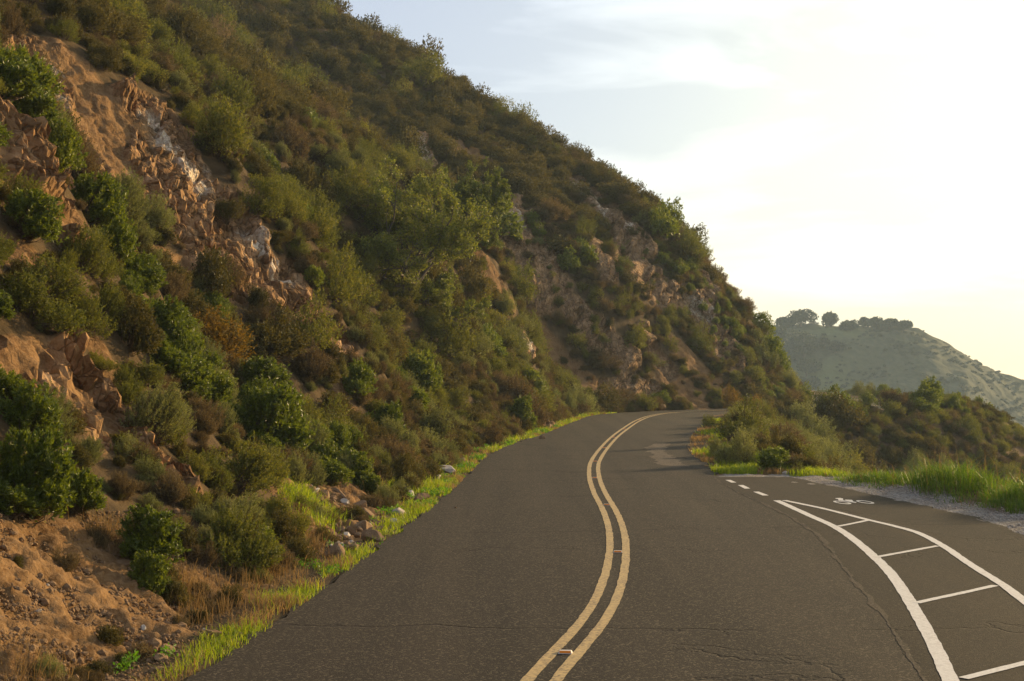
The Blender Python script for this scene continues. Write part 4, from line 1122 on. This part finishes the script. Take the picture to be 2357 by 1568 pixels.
def build_grass():
    g = np.random.default_rng(31); parts = []
    xy, s = along_verge(60000, 7, 88, -.05, .62, g)
    p3 = np.concatenate([xy, np.zeros((len(xy), 1))], 1)
    den = fbm(p3 / 1.3, 3, 300) * .7 + .62 - np.abs(s - .20) * 1.7 - .12 * (1 - sstep(12, 18, xy[:, 1])) - (1 - sstep(12, 20, xy[:, 1])) * sstep(.3, .5, s) * .5
    k = g.uniform(size=len(xy)) < np.clip(den, 0, 1); xy = xy[k]
    z = height(xy)[0]; P = np.concatenate([xy, np.maximum(z, 0)[:, None] - .01], 1); d = np.linalg.norm(P, axis=1)
    n3 = fbm(P / .9, 2, 305)
    dr = n3 + g.normal(size=len(P)) * .3 > .22; hb = np.clip(.12 + .08 * n3 + g.normal(size=len(P)) * .045, .03, .4); wb = np.maximum(.006, d * .00046)
    parts.append((blades(P[~dr], hb[~dr], wb[~dr], g, .9), 0)); parts.append((blades(P[dr], hb[dr] * .9, wb[dr], g, 1.1), 2))
    # broad leaved herbs among the grass
    xy, s = along_verge(26000, 10, 70, .0, .8, g); p3 = np.concatenate([xy, np.zeros((len(xy), 1))], 1)
    k = fbm(p3 / 1.3, 3, 320) > .34 + .6 * (1 - sstep(14, 20, xy[:, 1])); xy = xy[k]; P = np.concatenate([xy, np.maximum(height(xy)[0], 0)[:, None]], 1); d = np.linalg.norm(P, axis=1)
    P[:, 2] += g.uniform(0, .10, len(P))
    LV, LQ = leaf_quads(P, unit(g.normal(size=P.shape) + np.array([0, 0, .6])), np.maximum(.05, d * .0022) * g.uniform(.6, 1.2, len(P)), np.maximum(.03, d * .0013) * g.uniform(.6, 1.2, len(P)), g)
    parts.append(((LV, LQ, np.zeros((0, 3), int)), 1))
    # grassy patches on the bank (where the photo shows them)
    spots = [(930, 1090, 70, 30), (990, 1060, 60, 25), (900, 1050, 40, 40), (950, 1120, 60, 18), (1130, 1020, 60, 16), (1200, 1000, 70, 14), (1280, 975, 50, 10), (1350, 955, 30, 8), (870, 1020, 25, 40), (790, 1070, 20, 15), (740, 1190, 25, 20), (690, 1150, 20, 12), (960, 1075, 40, 30)]
    U = np.concatenate([u + g.normal(size=420) * a * .55 for u, v, a, b in spots]); V = np.concatenate([v + g.normal(size=420) * b * .55 for u, v, a, b in spots])
    P = hit(U, V, 260, 110); ok = ~np.isnan(P[:, 0]); P = P[ok]; s, _ = sdist(P[:, :2], LEFT); P = P[s > -.02]
    P = np.repeat(P, 3, 0); P[:, :2] += g.normal(size=(len(P), 2)) * .12; z, s, e = height(P[:, :2]); P = P[s > .02]; P[:, 2] = z[s > .02] - .02
    d = np.linalg.norm(P, axis=1)
    parts.append((blades(P, np.clip(.20 + g.normal(size=len(P)) * .06, .06, .45), np.maximum(.007, d * .00052), g, 1.0), 0))
    add_stuff('verge_grass', parts, 'bright yellow green grass and herbs along the foot of the slope', [M['grass'], M['herb'], M['straw']])
    # ---- tall grass beyond the gravel
    y = g.uniform(14, 37, 52000); xr = pave_x(np.minimum(y, 35.6))[1]; off = .9 + 5.2 * g.uniform(0, 1, len(y)) ** 1.3; xy = np.stack([xr + off - .9 + np.interp(y, [14, 23, 26, 28, 31, 34, 37], [1.15, 1.1, .95, .7, .40, .65, .9]), y], 1)
    p3 = np.concatenate([xy, np.zeros((len(xy), 1))], 1); den = .75 + .6 * fbm(p3 / 1.2, 3, 330) - (1 - sstep(.9, 1.5, off)) * .7
    k = g.uniform(size=len(xy)) < den; xy, off, y = xy[k], off[k], y[k]
    z = height(xy)[0]; P = np.concatenate([xy, z[:, None] - .02], 1); d = np.linalg.norm(P, axis=1)
    hh = (.13 + .35 * sstep(1.0, 1.9, off) + .26 * fbm(P / .8, 2, 335) + g.normal(size=len(P)) * .07) * np.interp(y, [14, 22, 30, 34, 37], [1.1, 1.1, 1.0, .6, .4])
    t1 = blades(P, np.clip(hh, .05, 1.0), np.maximum(.007, d * .00042), g, .9, wind=(-.10, -.05))
    kk = g.uniform(size=len(P)) < .06
    t2 = blades(P[kk], np.clip(hh[kk] * 1.7, .2, 1.3), np.full(kk.sum(), .007), g, .7)
    add_stuff('tall_grass', [(t1, 0), (t2, 1)], 'tall bright green grass on the berm beyond the gravel shoulder', [M['tall'], M['straw']])
    # ---- low grass where the asphalt ends by the plume like sagebrush
    q = g.uniform(0, 1, 16000); y = 36.2 + 40 * q ** 1.6; x0 = np.interp(y, RIGHT[:, 1], RIGHT[:, 0]); xy = np.stack([x0 + g.uniform(-.05, 1.7, len(y)), y], 1)
    k2 = np.stack([g.uniform(5.3, 9.6, 7000), g.uniform(36.1, 38.6, 7000)], 1); xy = np.vstack([xy, k2])
    p3 = np.concatenate([xy, np.zeros((len(xy), 1))], 1); k = fbm(p3 / 1.1, 3, 340) + g.uniform(-.4, .4, len(xy)) > -.05; xy = xy[k]
    z = height(xy)[0]; P = np.concatenate([xy, z[:, None] - .01], 1); d = np.linalg.norm(P, axis=1); nn = fbm(P / 1.7, 2, 345)
    a = nn < .22
    add_stuff('bank_grass', [(blades(P[a], np.clip(.16 + g.normal(size=a.sum()) * .06, .04, .4), np.maximum(.008, d[a] * .00048), g, .9), 0), (blades(P[~a], np.clip(.13 + g.normal(size=(~a).sum()) * .05, .04, .3), np.maximum(.008, d[~a] * .00048), g, 1.0), 1)],
              'low green and straw grass where the asphalt breaks off', [M['grass'], M['straw']])
    # ---- dry stalks on the soil at the slope foot
    spots = [(560, 1380, 90, 40), (640, 1330, 60, 30), (470, 1400, 60, 40), (420, 1360, 40, 30), (720, 1260, 40, 40), (60, 1560, 80, 40), (930, 1000, 60, 30), (1040, 1040, 60, 14), (960, 1040, 50, 20), (1060, 1060, 60, 12), (250, 1240, 40, 30), (700, 1230, 40, 40), (860, 1110, 40, 20)]
    U = np.concatenate([u + g.normal(size=240) * a * .6 for u, v, a, b in spots]); V = np.concatenate([v + g.normal(size=240) * b * .6 for u, v, a, b in spots])
    P = hit(U, V, 260, 110); P = P[~np.isnan(P[:, 0])]; P = np.repeat(P, 2, 0); P[:, :2] += g.normal(size=(len(P), 2)) * .10
    z, s, e = height(P[:, :2]); P[:, 2] = z - .02; P = P[s > .25]; d = np.linalg.norm(P, axis=1)
    add_stuff('dry_weeds', [(blades(P, np.clip(.18 + .12 * g.normal(size=len(P)), .05, .55), np.maximum(.005, d * .00030), g, 1.0), 0)], 'thin straw coloured weeds on the soil at the slope foot', [M['straw']])
build_grass()
print('grass', round(_time.time() - T0, 1))

# ------------------------------------------------------------------ stones
def rock_mesh(seed, sub, mat, name='stone'):
    g = np.random.default_rng(seed)
    bm = bmesh.new(); bmesh.ops.create_icosphere(bm, subdivisions=sub, radius=1.0)
    V = np.array([v.co[:] for v in bm.verts]); F = np.array([[v.index for v in f.verts] for f in bm.faces]); bm.free()
    for k in range(11):
        n = unit(g.normal(size=3)); dd = g.uniform(.50, .82); o = np.maximum(0, V @ n - dd); V = V - n * o[:, None]
    V = V * np.array([1, g.uniform(.6, .95), g.uniform(.45, .8)]); V = V + .025 * np.stack([fbm(V * 3 + 9 * j, 2, seed + j) for j in range(3)], 1)
    V = V / np.abs(V).max()
    return new_mesh(name, V * .5, None, F, mats=[mat])
ROCKS = [rock_mesh(400 + k, 3, M['rock']) for k in range(7)]; PALE = [rock_mesh(420 + k, 3, M['palerock']) for k in range(3)]

STONES = [
    (490, 1468, 48, 0, 'broad flat brown boulder half sunk in the verge grass'), (385, 1500, 50, 0, 'pointed brown boulder at the bottom of the bare soil slope'), (370, 1520, 44, 0, 'brown boulder leaning on the pointed one in the grass'),
    (333, 1440, 24, 0, 'small pale brown block alone on the gravelly soil'), (283, 1302, 38, 0, 'tall brown block under the glossy bush'), (305, 1306, 26, 0, 'rounded brown stone leaning on the tall block'), (318, 1298, 30, 0, 'brown stone wedged behind the tall block'),
    (443, 1375, 34, 0, 'round brown stone among the dry stalks'), (475, 1372, 36, 0, 'low brown stone next to the round one among the stalks'), (295, 1345, 18, 0, 'small orange brown stone on the edge of the bare soil'),
    (770, 1282, 60, 0, 'largest brown boulder of the slide, lying low by the verge'), (855, 1245, 62, 0, 'dark brown boulder at the downhill end of the slide'), (842, 1190, 50, 0, 'square brown block stacked high in the slide'), (838, 1218, 50, 0, 'square brown block under the stacked one'),
    (810, 1268, 40, 0, 'brown boulder beside the largest one of the slide'), (795, 1160, 24, 1, 'upright pale stone standing in the slide'), (825, 1170, 40, 0, 'leaning brown slab behind the stacked block'),
    (915, 1185, 46, 1, 'white boulder beside the green herbs at the slide edge'), (905, 1205, 22, 1, 'small white stone in front of the white boulder'), (968, 1156, 46, 0, 'brown boulder at the verge between two grass patches'), (940, 1142, 40, 1, 'long pale stone by the boulder between the grass patches'),
    (1015, 1085, 36, 0, 'brown stone topping the pale rock group in the grass'), (1032, 1088, 46, 1, 'long grey rock in the grass near the verge'), (1003, 1092, 36, 1, 'pale angular rock next to the long grey one'), (1005, 1104, 30, 1, 'pale low rock in front of the grey rock group'),
    (1060, 1068, 30, 0, 'dark stone at the verge beyond the grey rock group'), (1049, 1172, 8, 0, 'lone small stone lying on the asphalt'), (1262, 988, 22, 0, 'brown boulder below the small rock face at the verge'), (1250, 1012, 18, 0, 'small dark stone in the verge grass by the small rock face'),
    (1520, 943, 26, 0, 'small boulder beside the road at the bend'), (720, 1158, 26, 0, 'rounded stone near the top of the slide'), (1808, 1092, 16, 1, 'pale stone at the end of the gravel by the leafy bush'),
]
gr = np.random.default_rng(77)
def place_rock(p, size, pale, label, group, sink=.28):
    me = (PALE if pale else ROCKS)[int(gr.integers(0, 3 if pale else 7))]
    o = obj('stone', me); o.location = (p[0], p[1], p[2] + size * (.28 - sink * .6)); o.scale = (size, size * gr.uniform(.85, 1.1), size * gr.uniform(.85, 1.15))
    o.rotation_euler = (gr.normal() * .25, gr.normal() * .25 + .25, gr.uniform(0, 6.28)); tag(o, label, 'stone', group)
sp = hit([s[0] for s in STONES], [s[1] for s in STONES], 700)
for st, p in zip(STONES, sp):
    place_rock(p, st[2] * float(pix(p)[2]) / FPX * 1.1, st[3], st[4], 'stones along the slope foot', .28 if st[2] > 10 else 0)
# the slide itself
def slide():
    spots = [(700, 1130, 40, 18, 42), (740, 1160, 40, 20, 48), (800, 1210, 55, 28, 60), (850, 1220, 40, 25, 26), (700, 1220, 45, 30, 40), (760, 1250, 50, 22, 36), (940, 1160, 40, 14, 28), (280, 1320, 30, 12, 10), (470, 1370, 30, 14, 12), (130, 1400, 110, 70, 34), (320, 1440, 60, 40, 22), (430, 1440, 50, 30, 12)]
    U, V = [], []
    for u, v, a, b, n in spots:
        U.append(u + gr.normal(size=n) * a * .6); V.append(v + gr.normal(size=n) * b * .6)
    P = hit(np.concatenate(U), np.concatenate(V), 420, 90)
    s, _ = sdist(P[:, :2], LEFT)
    for p, sd in zip(P, s):
        if np.isnan(p[0]) or sd < .35: continue
        d = float(pix(p)[2]); pale = gr.uniform() < .10
        w = d / FPX * np.clip(gr.lognormal(2.75, .38), 9, 34)
        if p[1] < 17.5 and pix(p)[0] < 470:
            place_rock(p, w * .75, pale, 'pale broken stone scattered on the bare orange soil' if pale else 'small brown stone scattered on the bare orange soil', 'pale stones on the bare soil' if pale else 'brown stones on the bare soil'); continue
        place_rock(p, w, pale, 'pale broken stone lying among the brown stones of the slide' if pale else 'small brown broken stone of the slide at the slope foot', 'pale stones of the slide' if pale else 'brown stones of the slide')
slide()
def pebbles():
    g = np.random.default_rng(88)
    bm = bmesh.new(); bmesh.ops.create_icosphere(bm, subdivisions=1, radius=1.0); B = np.array([v.co[:] for v in bm.verts]); F = np.array([[v.index for v in f.verts] for f in bm.faces]); bm.free()
    n = 6000; U = np.concatenate([g.uniform(-60, 430, 8000), g.uniform(620, 920, 1500), g.uniform(380, 700, 900)]); V = np.concatenate([g.uniform(1180, 1600, 8000), g.uniform(1110, 1290, 1500), g.uniform(1290, 1480, 900)])
    P = hit(U, V, 240, 70); P = P[~np.isnan(P[:, 0])]; s, _ = sdist(P[:, :2], LEFT); P = P[s > .15]
    sz = np.clip(g.lognormal(-4.5, .6, len(P)), .005, .07)
    y = g.uniform(14, 36, 5200); x = pave_x(y)[1] + g.uniform(-.05, 1.15, len(y)); Q = np.stack([x, y, height(np.stack([x, y], 1))[0]], 1)
    P = np.vstack([P, Q]); sz = np.concatenate([sz, np.clip(g.lognormal(-4.3, .35, len(Q)), .008, .035)]); n = len(P)
    k = np.concatenate([np.zeros(n - len(Q)), np.ones(len(Q))])
    J = B[None] * g.uniform(.6, 1.3, (n, 1, 3)) * (1 + g.uniform(-.18, .18, (n, len(B), 1)))
    a = g.uniform(0, 6.28, n); ca, sa = np.cos(a)[:, None], np.sin(a)[:, None]; X = J[..., 0] * ca - J[..., 1] * sa; Y = J[..., 0] * sa + J[..., 1] * ca
    Vv = np.stack([X, Y, J[..., 2] * .75], -1) * sz[:, None, None] + P[:, None] + np.array([0, 0, 1.0]) * sz[:, None, None] * .25
    T = F[None] + (np.arange(n) * len(B))[:, None, None]
    me = new_mesh('gravel', Vv.reshape(-1, 3), None, T.reshape(-1, 3), mats=[M['rock'], M['palerock']], midx=np.repeat(k, len(F)))
    tag(obj('gravel', me), 'loose pebbles on the soil slope and the road shoulder', kind='stuff')
pebbles()
def branch():
    pts = hit([807, 828, 850, 880, 905, 918, 925], [1090, 1099, 1116, 1132, 1144, 1154, 1160], 700); pts[:, 2] += .06
    V, Q = tubes([(pts, np.array([.02, .026, .028, .026, .022, .016, .008])), (pts[[2, 2]] + np.array([[0, 0, 0], [.25, -.3, .22]]), np.array([.014, .005])), (pts[[4, 4]] + np.array([[0, 0, 0], [.3, .15, .16]]), np.array([.012, .004])), (pts[[0, 0]] + np.array([[0, 0, 0], [-.2, .1, .2]]), np.array([.016, .005]))], 6)
    o = obj('fallen_branch', new_mesh('fallen_branch', V, Q, mats=[M['twig']], smooth=True)); tag(o, 'thin dead branch lying down the soil bank above the stone slide', 'branch')
branch()
def slab():
    p = hit([762, 800], [1126, 1160], 700); a, b = p; L = np.linalg.norm(b - a); me = rock_mesh(450, 3, M['rock'], 'rock_slab')
    o = obj('rock_slab', me); o.location = (a + b) / 2 + np.array([0, 0, .06]); dirv = Vector(b - a); o.rotation_euler = dirv.to_track_quat('X', 'Z').to_euler(); o.scale = (L * 1.15, L * .22, L * .22)
    tag(o, 'long tan rock slab lying down the slope beside the stone slide', 'stone', 'stones along the slope foot')
slab()
print('stones', round(_time.time() - T0, 1))

# ------------------------------------------------------------------ the far hill with its oaks
FD = 600.0
CREST_UV = [(1300, 700), (1600, 735), (1780, 752), (1830, 748), (1900, 750), (1940, 754), (1990, 750), (2040, 746), (2084, 750), (2120, 768), (2175, 800), (2230, 830), (2285, 856), (2357, 879), (2500, 925), (2800, 1010), (3200, 1080)]
cx = np.array([(u - CU) / FPX * FD for u, v in CREST_UV]); cz = np.array([CAM_H + (850 - v) / FPX * FD for u, v in CREST_UV])
def far_height(xy):
    x, y = xy[:, 0], xy[:, 1]; p = np.stack([x, y, np.zeros(len(x))], 1)
    yr = FD + 12 * np.sin(x / 37.0)
    z = np.interp(x, cx, cz); q = yr - y
    sl = np.where(q > 0, .40 * np.maximum(q, 0) + .0006 * np.maximum(q, 0) ** 2, -.45 * q)
    # a shallow grassy shelf by the oaks, and folds running down to the valley
    sl = sl - np.where(q > 0, np.exp(-((x - 128) / 26.0) ** 2) * np.minimum(q, 16) * .22, 0)
    sp = np.stack([(x + .55 * q) / 20.0, q / 70.0, np.zeros(len(x))], 1)
    return np.maximum(z - sl + 3.2 * fbm(sp, 3, 500) * sstep(4, 40, np.abs(q)) + 1.0 * fbm(p / 7.0, 3, 505), -62.5)
def build_far():
    x = np.linspace(-40, 420, 420); y = np.concatenate([np.linspace(380, 640, 330), np.linspace(642, 760, 40)])
    X, Y = np.meshgrid(x, y, indexing='ij'); xy = np.stack([X, Y], -1).reshape(-1, 2); P = np.concatenate([xy, far_height(xy)[:, None]], 1)
    u, v, f = pix(P); me = new_mesh('far_hill', P, grid_quads(len(x), len(y)), mats=[M['farhill']], smooth=True)
    gsh = np.exp(-(((P[:, 0] - 134) / 12) ** 2 + ((P[:, 1] - 585) / 12) ** 2)) + .7 * np.exp(-(((P[:, 0] - 118) / 14) ** 2 + ((P[:, 1] - 540) / 14) ** 2))
    color_attr(me, 'zone', np.clip(gsh * 1.2, 0, 1)[:, None] * np.ones((1, 3)))
    tag(obj('far_hill', me), 'hazy green hill sloping down to the valley beyond the bend', kind='structure')
build_far()
def far_hit(u, v):
    r = ray(np.array([u]), np.array([v]))[0]; k = np.linspace(390, 640, 1200); Pp = r * k[:, None] + np.array([0, 0, CAM_H]); b = np.nonzero(Pp[:, 2] < far_height(Pp[:, :2]))[0]
    if len(b): return Pp[b[0]]
    y = FD + 2; x = r[0] * y / r[1]; return np.array([x, y, far_height(np.array([[x, y]]))[0]])
OAKS = [(1843, 752, 92, 50, 'broad dark oak clump crowning the far hill'), (1808, 758, 62, 34, 'lower oak on the shoulder before the broad crown of the far hill'), (1905, 752, 46, 38, 'round oak standing apart on the skyline of the far hill'),
        (1957, 762, 50, 26, 'low oak between the round one and the long row on the far hill'), (1850, 822, 96, 78, 'biggest round oak below the crest of the far hill'), (1815, 830, 70, 60, 'oak half hidden by the slope, touching the biggest round oak'),
        (1890, 800, 40, 26, 'small oak beside the grassy shelf of the far hill'), (1925, 812, 42, 30, 'small oak under the grassy shelf of the far hill'), (1990, 752, 22, 22, 'tiny oak starting the long skyline row'), (2015, 758, 46, 32, 'tallest oak of the long skyline row'),
        (2046, 758, 46, 28, 'middle oak of the long skyline row'), (2080, 762, 48, 26, 'last oak of the long skyline row above the bare slope'), (1855, 868, 76, 54, 'oak in the hollow under the biggest round oak'), (1868, 900, 46, 40, 'lowest oak on the far hill just over the near bushes'), (1830, 905, 60, 46, 'oak deep in the hollow beside the near slope'), (1790, 800, 60, 60, 'oak on the far hill cut off by the near slope')]
trunk_V, trunk_Q = tubes([(np.array([[0, 0, -.1], [.02, 0, .25], [.0, .03, .55]]), np.array([.035, .028, .018]))], 6)
for k, (u, v, w, h, lab) in enumerate(OAKS):
    p = far_hit(u, v); d = float(pix(p)[2]); W = w * d / FPX; H = h * d / FPX
    LV, LQ = crown_geo(600 + k, W, H, 1800, .95, 11)
    o = empty('oak_tree', p - np.array([0, 0, H * .06])); tag(o, lab, 'tree', 'oaks on the far hill')
    obj('crown', new_mesh('crown', LV, LQ, mats=[M['faroak']]), o); obj('trunk', new_mesh('trunk', trunk_V * np.array([W * .8, W * .8, H]), trunk_Q, mats=[M['bark']]), o)
def far_scrub():
    g = np.random.default_rng(91); n = 9000; xy = np.stack([g.uniform(60, 330, n), g.uniform(400, 612, n)], 1); P = np.concatenate([xy, far_height(xy)[:, None]], 1)
    k = (fbm(P / 16.0, 3, 610) + g.uniform(-.5, .5, n) > .05) & (P[:, 2] > -60); k &= ~(np.hypot((P[:, 0] - 134) / 12, (P[:, 1] - 585) / 12) < 1.0); P = P[k]; n = len(P)
    ms = []
    for j in range(4):
        LV, LQ = crown_geo(700 + j, 3.0, 1.7, 150, .55, 6); ms.append(new_mesh('far_bush', LV, LQ, mats=[M['faroak']]))
    s = g.uniform(.3, .85, n); instancer('far_scrub', P, np.stack([np.zeros(n), np.zeros(n), g.uniform(0, 6.28, n)], 1), np.stack([s, s, s * .9], 1), g.integers(0, 4, n), ms, 'low scrub covering the hazy far hill')
far_scrub()

# ------------------------------------------------------------------ haze, light, sky, camera
def haze():
    x0, x1, y0, y1, z0, z1 = -905, 1505, -255, 1905, -64.5, 76
    V = [(x, y, z) for z in (z0, z1) for x, y in ((x0, y0), (x1, y0), (x1, y1), (x0, y1))]
    Q = [[3, 2, 1, 0], [4, 5, 6, 7]] + [[i, (i + 1) % 4, (i + 1) % 4 + 4, i + 4] for i in range(4)]
    m = bpy.data.materials.new('haze_air'); m.use_nodes = True; t = m.node_tree; t.nodes.clear()
    out = t.nodes.new('ShaderNodeOutputMaterial'); v = t.nodes.new('ShaderNodeVolumePrincipled')
    v.inputs['Color'].default_value = (.66, .85, 1.0, 1); v.inputs['Density'].default_value = HAZE_D; v.inputs['Anisotropy'].default_value = HAZE_G
    t.links.new(v.outputs[0], out.inputs['Volume'])
    o = obj('haze', new_mesh('haze', V, Q, mats=[m])); tag(o, 'thin pale haze filling the air over the valley', kind='stuff')
HAZE_D, HAZE_G = .00032, .15
haze()

SUN_AZ, SUN_EL = math.radians(50), math.radians(13)
sv = Vector((math.sin(SUN_AZ) * math.cos(SUN_EL), math.cos(SUN_AZ) * math.cos(SUN_EL), math.sin(SUN_EL)))
sun = bpy.data.lights.new('sun', 'SUN'); sun.energy = 5.0; sun.angle = math.radians(.5); sun.color = (1.0, .71, .37)
so = bpy.data.objects.new('sun', sun); so.rotation_euler = (-sv).to_track_quat('-Z', 'Y').to_euler(); link(so)

w = bpy.data.worlds.new('World'); scene.world = w; w.use_nodes = True; t = w.node_tree; t.nodes.clear()
def wn(typ, **k):
    x = t.nodes.new(typ)
    for a, b in k.items(): setattr(x, a, b)
    return x
out = wn('ShaderNodeOutputWorld'); bg = wn('ShaderNodeBackground'); sky = wn('ShaderNodeTexSky', sky_type='NISHITA')
sky.sun_disc = False; sky.sun_elevation = SUN_EL; sky.sun_rotation = SUN_AZ; sky.air_density = 1.0; sky.dust_density = 1.6; sky.ozone_density = 1.0; sky.altitude = 200
tc = wn('ShaderNodeTexCoord'); mp = wn('ShaderNodeMapping'); mp.inputs['Scale'].default_value = (1.2, 1.2, 5.5); mp.inputs['Rotation'].default_value = (.10, .22, .3)
nz = wn('ShaderNodeTexNoise'); nz.inputs['Scale'].default_value = 3.1; nz.inputs['Detail'].default_value = 7; nz.inputs['Roughness'].default_value = .55; nz.inputs['Distortion'].default_value = .6
rp = wn('ShaderNodeValToRGB'); rp.color_ramp.elements[0].position = .46; rp.color_ramp.elements[0].color = (0, 0, 0, 1); rp.color_ramp.elements[1].position = .74; rp.color_ramp.elements[1].color = (.9, .9, .9, 1)
mx = wn('ShaderNodeMix', data_type='RGBA'); ml = wn('ShaderNodeMix', data_type='RGBA', blend_type='MULTIPLY'); ml.inputs[0].default_value = 1.0; ml.inputs[7].default_value = (2.9, 2.5, 2.2, 1)
t.links.new(tc.outputs['Generated'], mp.inputs[0]); t.links.new(mp.outputs[0], nz.inputs['Vector']); t.links.new(nz.outputs['Fac'], rp.inputs[0]); t.links.new(rp.outputs[0], mx.inputs[0])
t.links.new(sky.outputs[0], ml.inputs[6]); t.links.new(sky.outputs[0], mx.inputs[6]); t.links.new(ml.outputs[2], mx.inputs[7])
vl = wn('ShaderNodeMix', data_type='RGBA'); vl.inputs[0].default_value = .45; vl.inputs[7].default_value = (6.2, 6.6, 8.3, 1); t.links.new(mx.outputs[2], vl.inputs[6])
# bright milky air around the sun
dt = wn('ShaderNodeVectorMath', operation='DOT_PRODUCT'); dt.inputs[1].default_value = sv; t.links.new(tc.outputs['Generated'], dt.inputs[0])
pw = wn('ShaderNodeMath', operation='POWER'); pw.inputs[1].default_value = 8.0; mxx = wn('ShaderNodeMath', operation='MAXIMUM'); mxx.inputs[1].default_value = 0.0
t.links.new(dt.outputs['Value'], mxx.inputs[0]); t.links.new(mxx.outputs[0], pw.inputs[0])
gl = wn('ShaderNodeMix', data_type='RGBA', blend_type='ADD'); gl.inputs[7].default_value = (13, 11.2, .8, 1); t.links.new(pw.outputs[0], gl.inputs[0]); t.links.new(vl.outputs[2], gl.inputs[6])
t.links.new(gl.outputs[2], bg.inputs[0]); bg.inputs[1].default_value = .085; t.links.new(bg.outputs[0], out.inputs[0])

cam = bpy.data.cameras.new('camera'); cam.sensor_width = 36.0; cam.lens = FPX / 2357 * 36.0; cam.clip_start = .1; cam.clip_end = 6000
co = bpy.data.objects.new('camera', cam); co.location = (0, 0, CAM_H); co.rotation_euler = (math.pi / 2 + PITCH, 0, 0); link(co); scene.camera = co

scene.render.engine = 'CYCLES'; cy = scene.cycles
cy.max_bounces = 5; cy.diffuse_bounces = 2; cy.glossy_bounces = 1; cy.transmission_bounces = 3; cy.volume_bounces = 0; cy.transparent_max_bounces = 4
cy.use_denoising = True; cy.caustics_reflective = False; cy.caustics_refractive = False
try: cy.denoiser = 'OPENIMAGEDENOISE'; cy.denoising_input_passes = 'RGB_ALBEDO_NORMAL'; cy.denoising_prefilter = 'ACCURATE'
except Exception: pass
vs = scene.view_settings; vs.view_transform = 'Standard'; vs.look = 'None'; vs.exposure = 0.68; vs.gamma = 1.0; vs.use_curve_mapping = False
print('done', round(_time.time() - T0, 1))
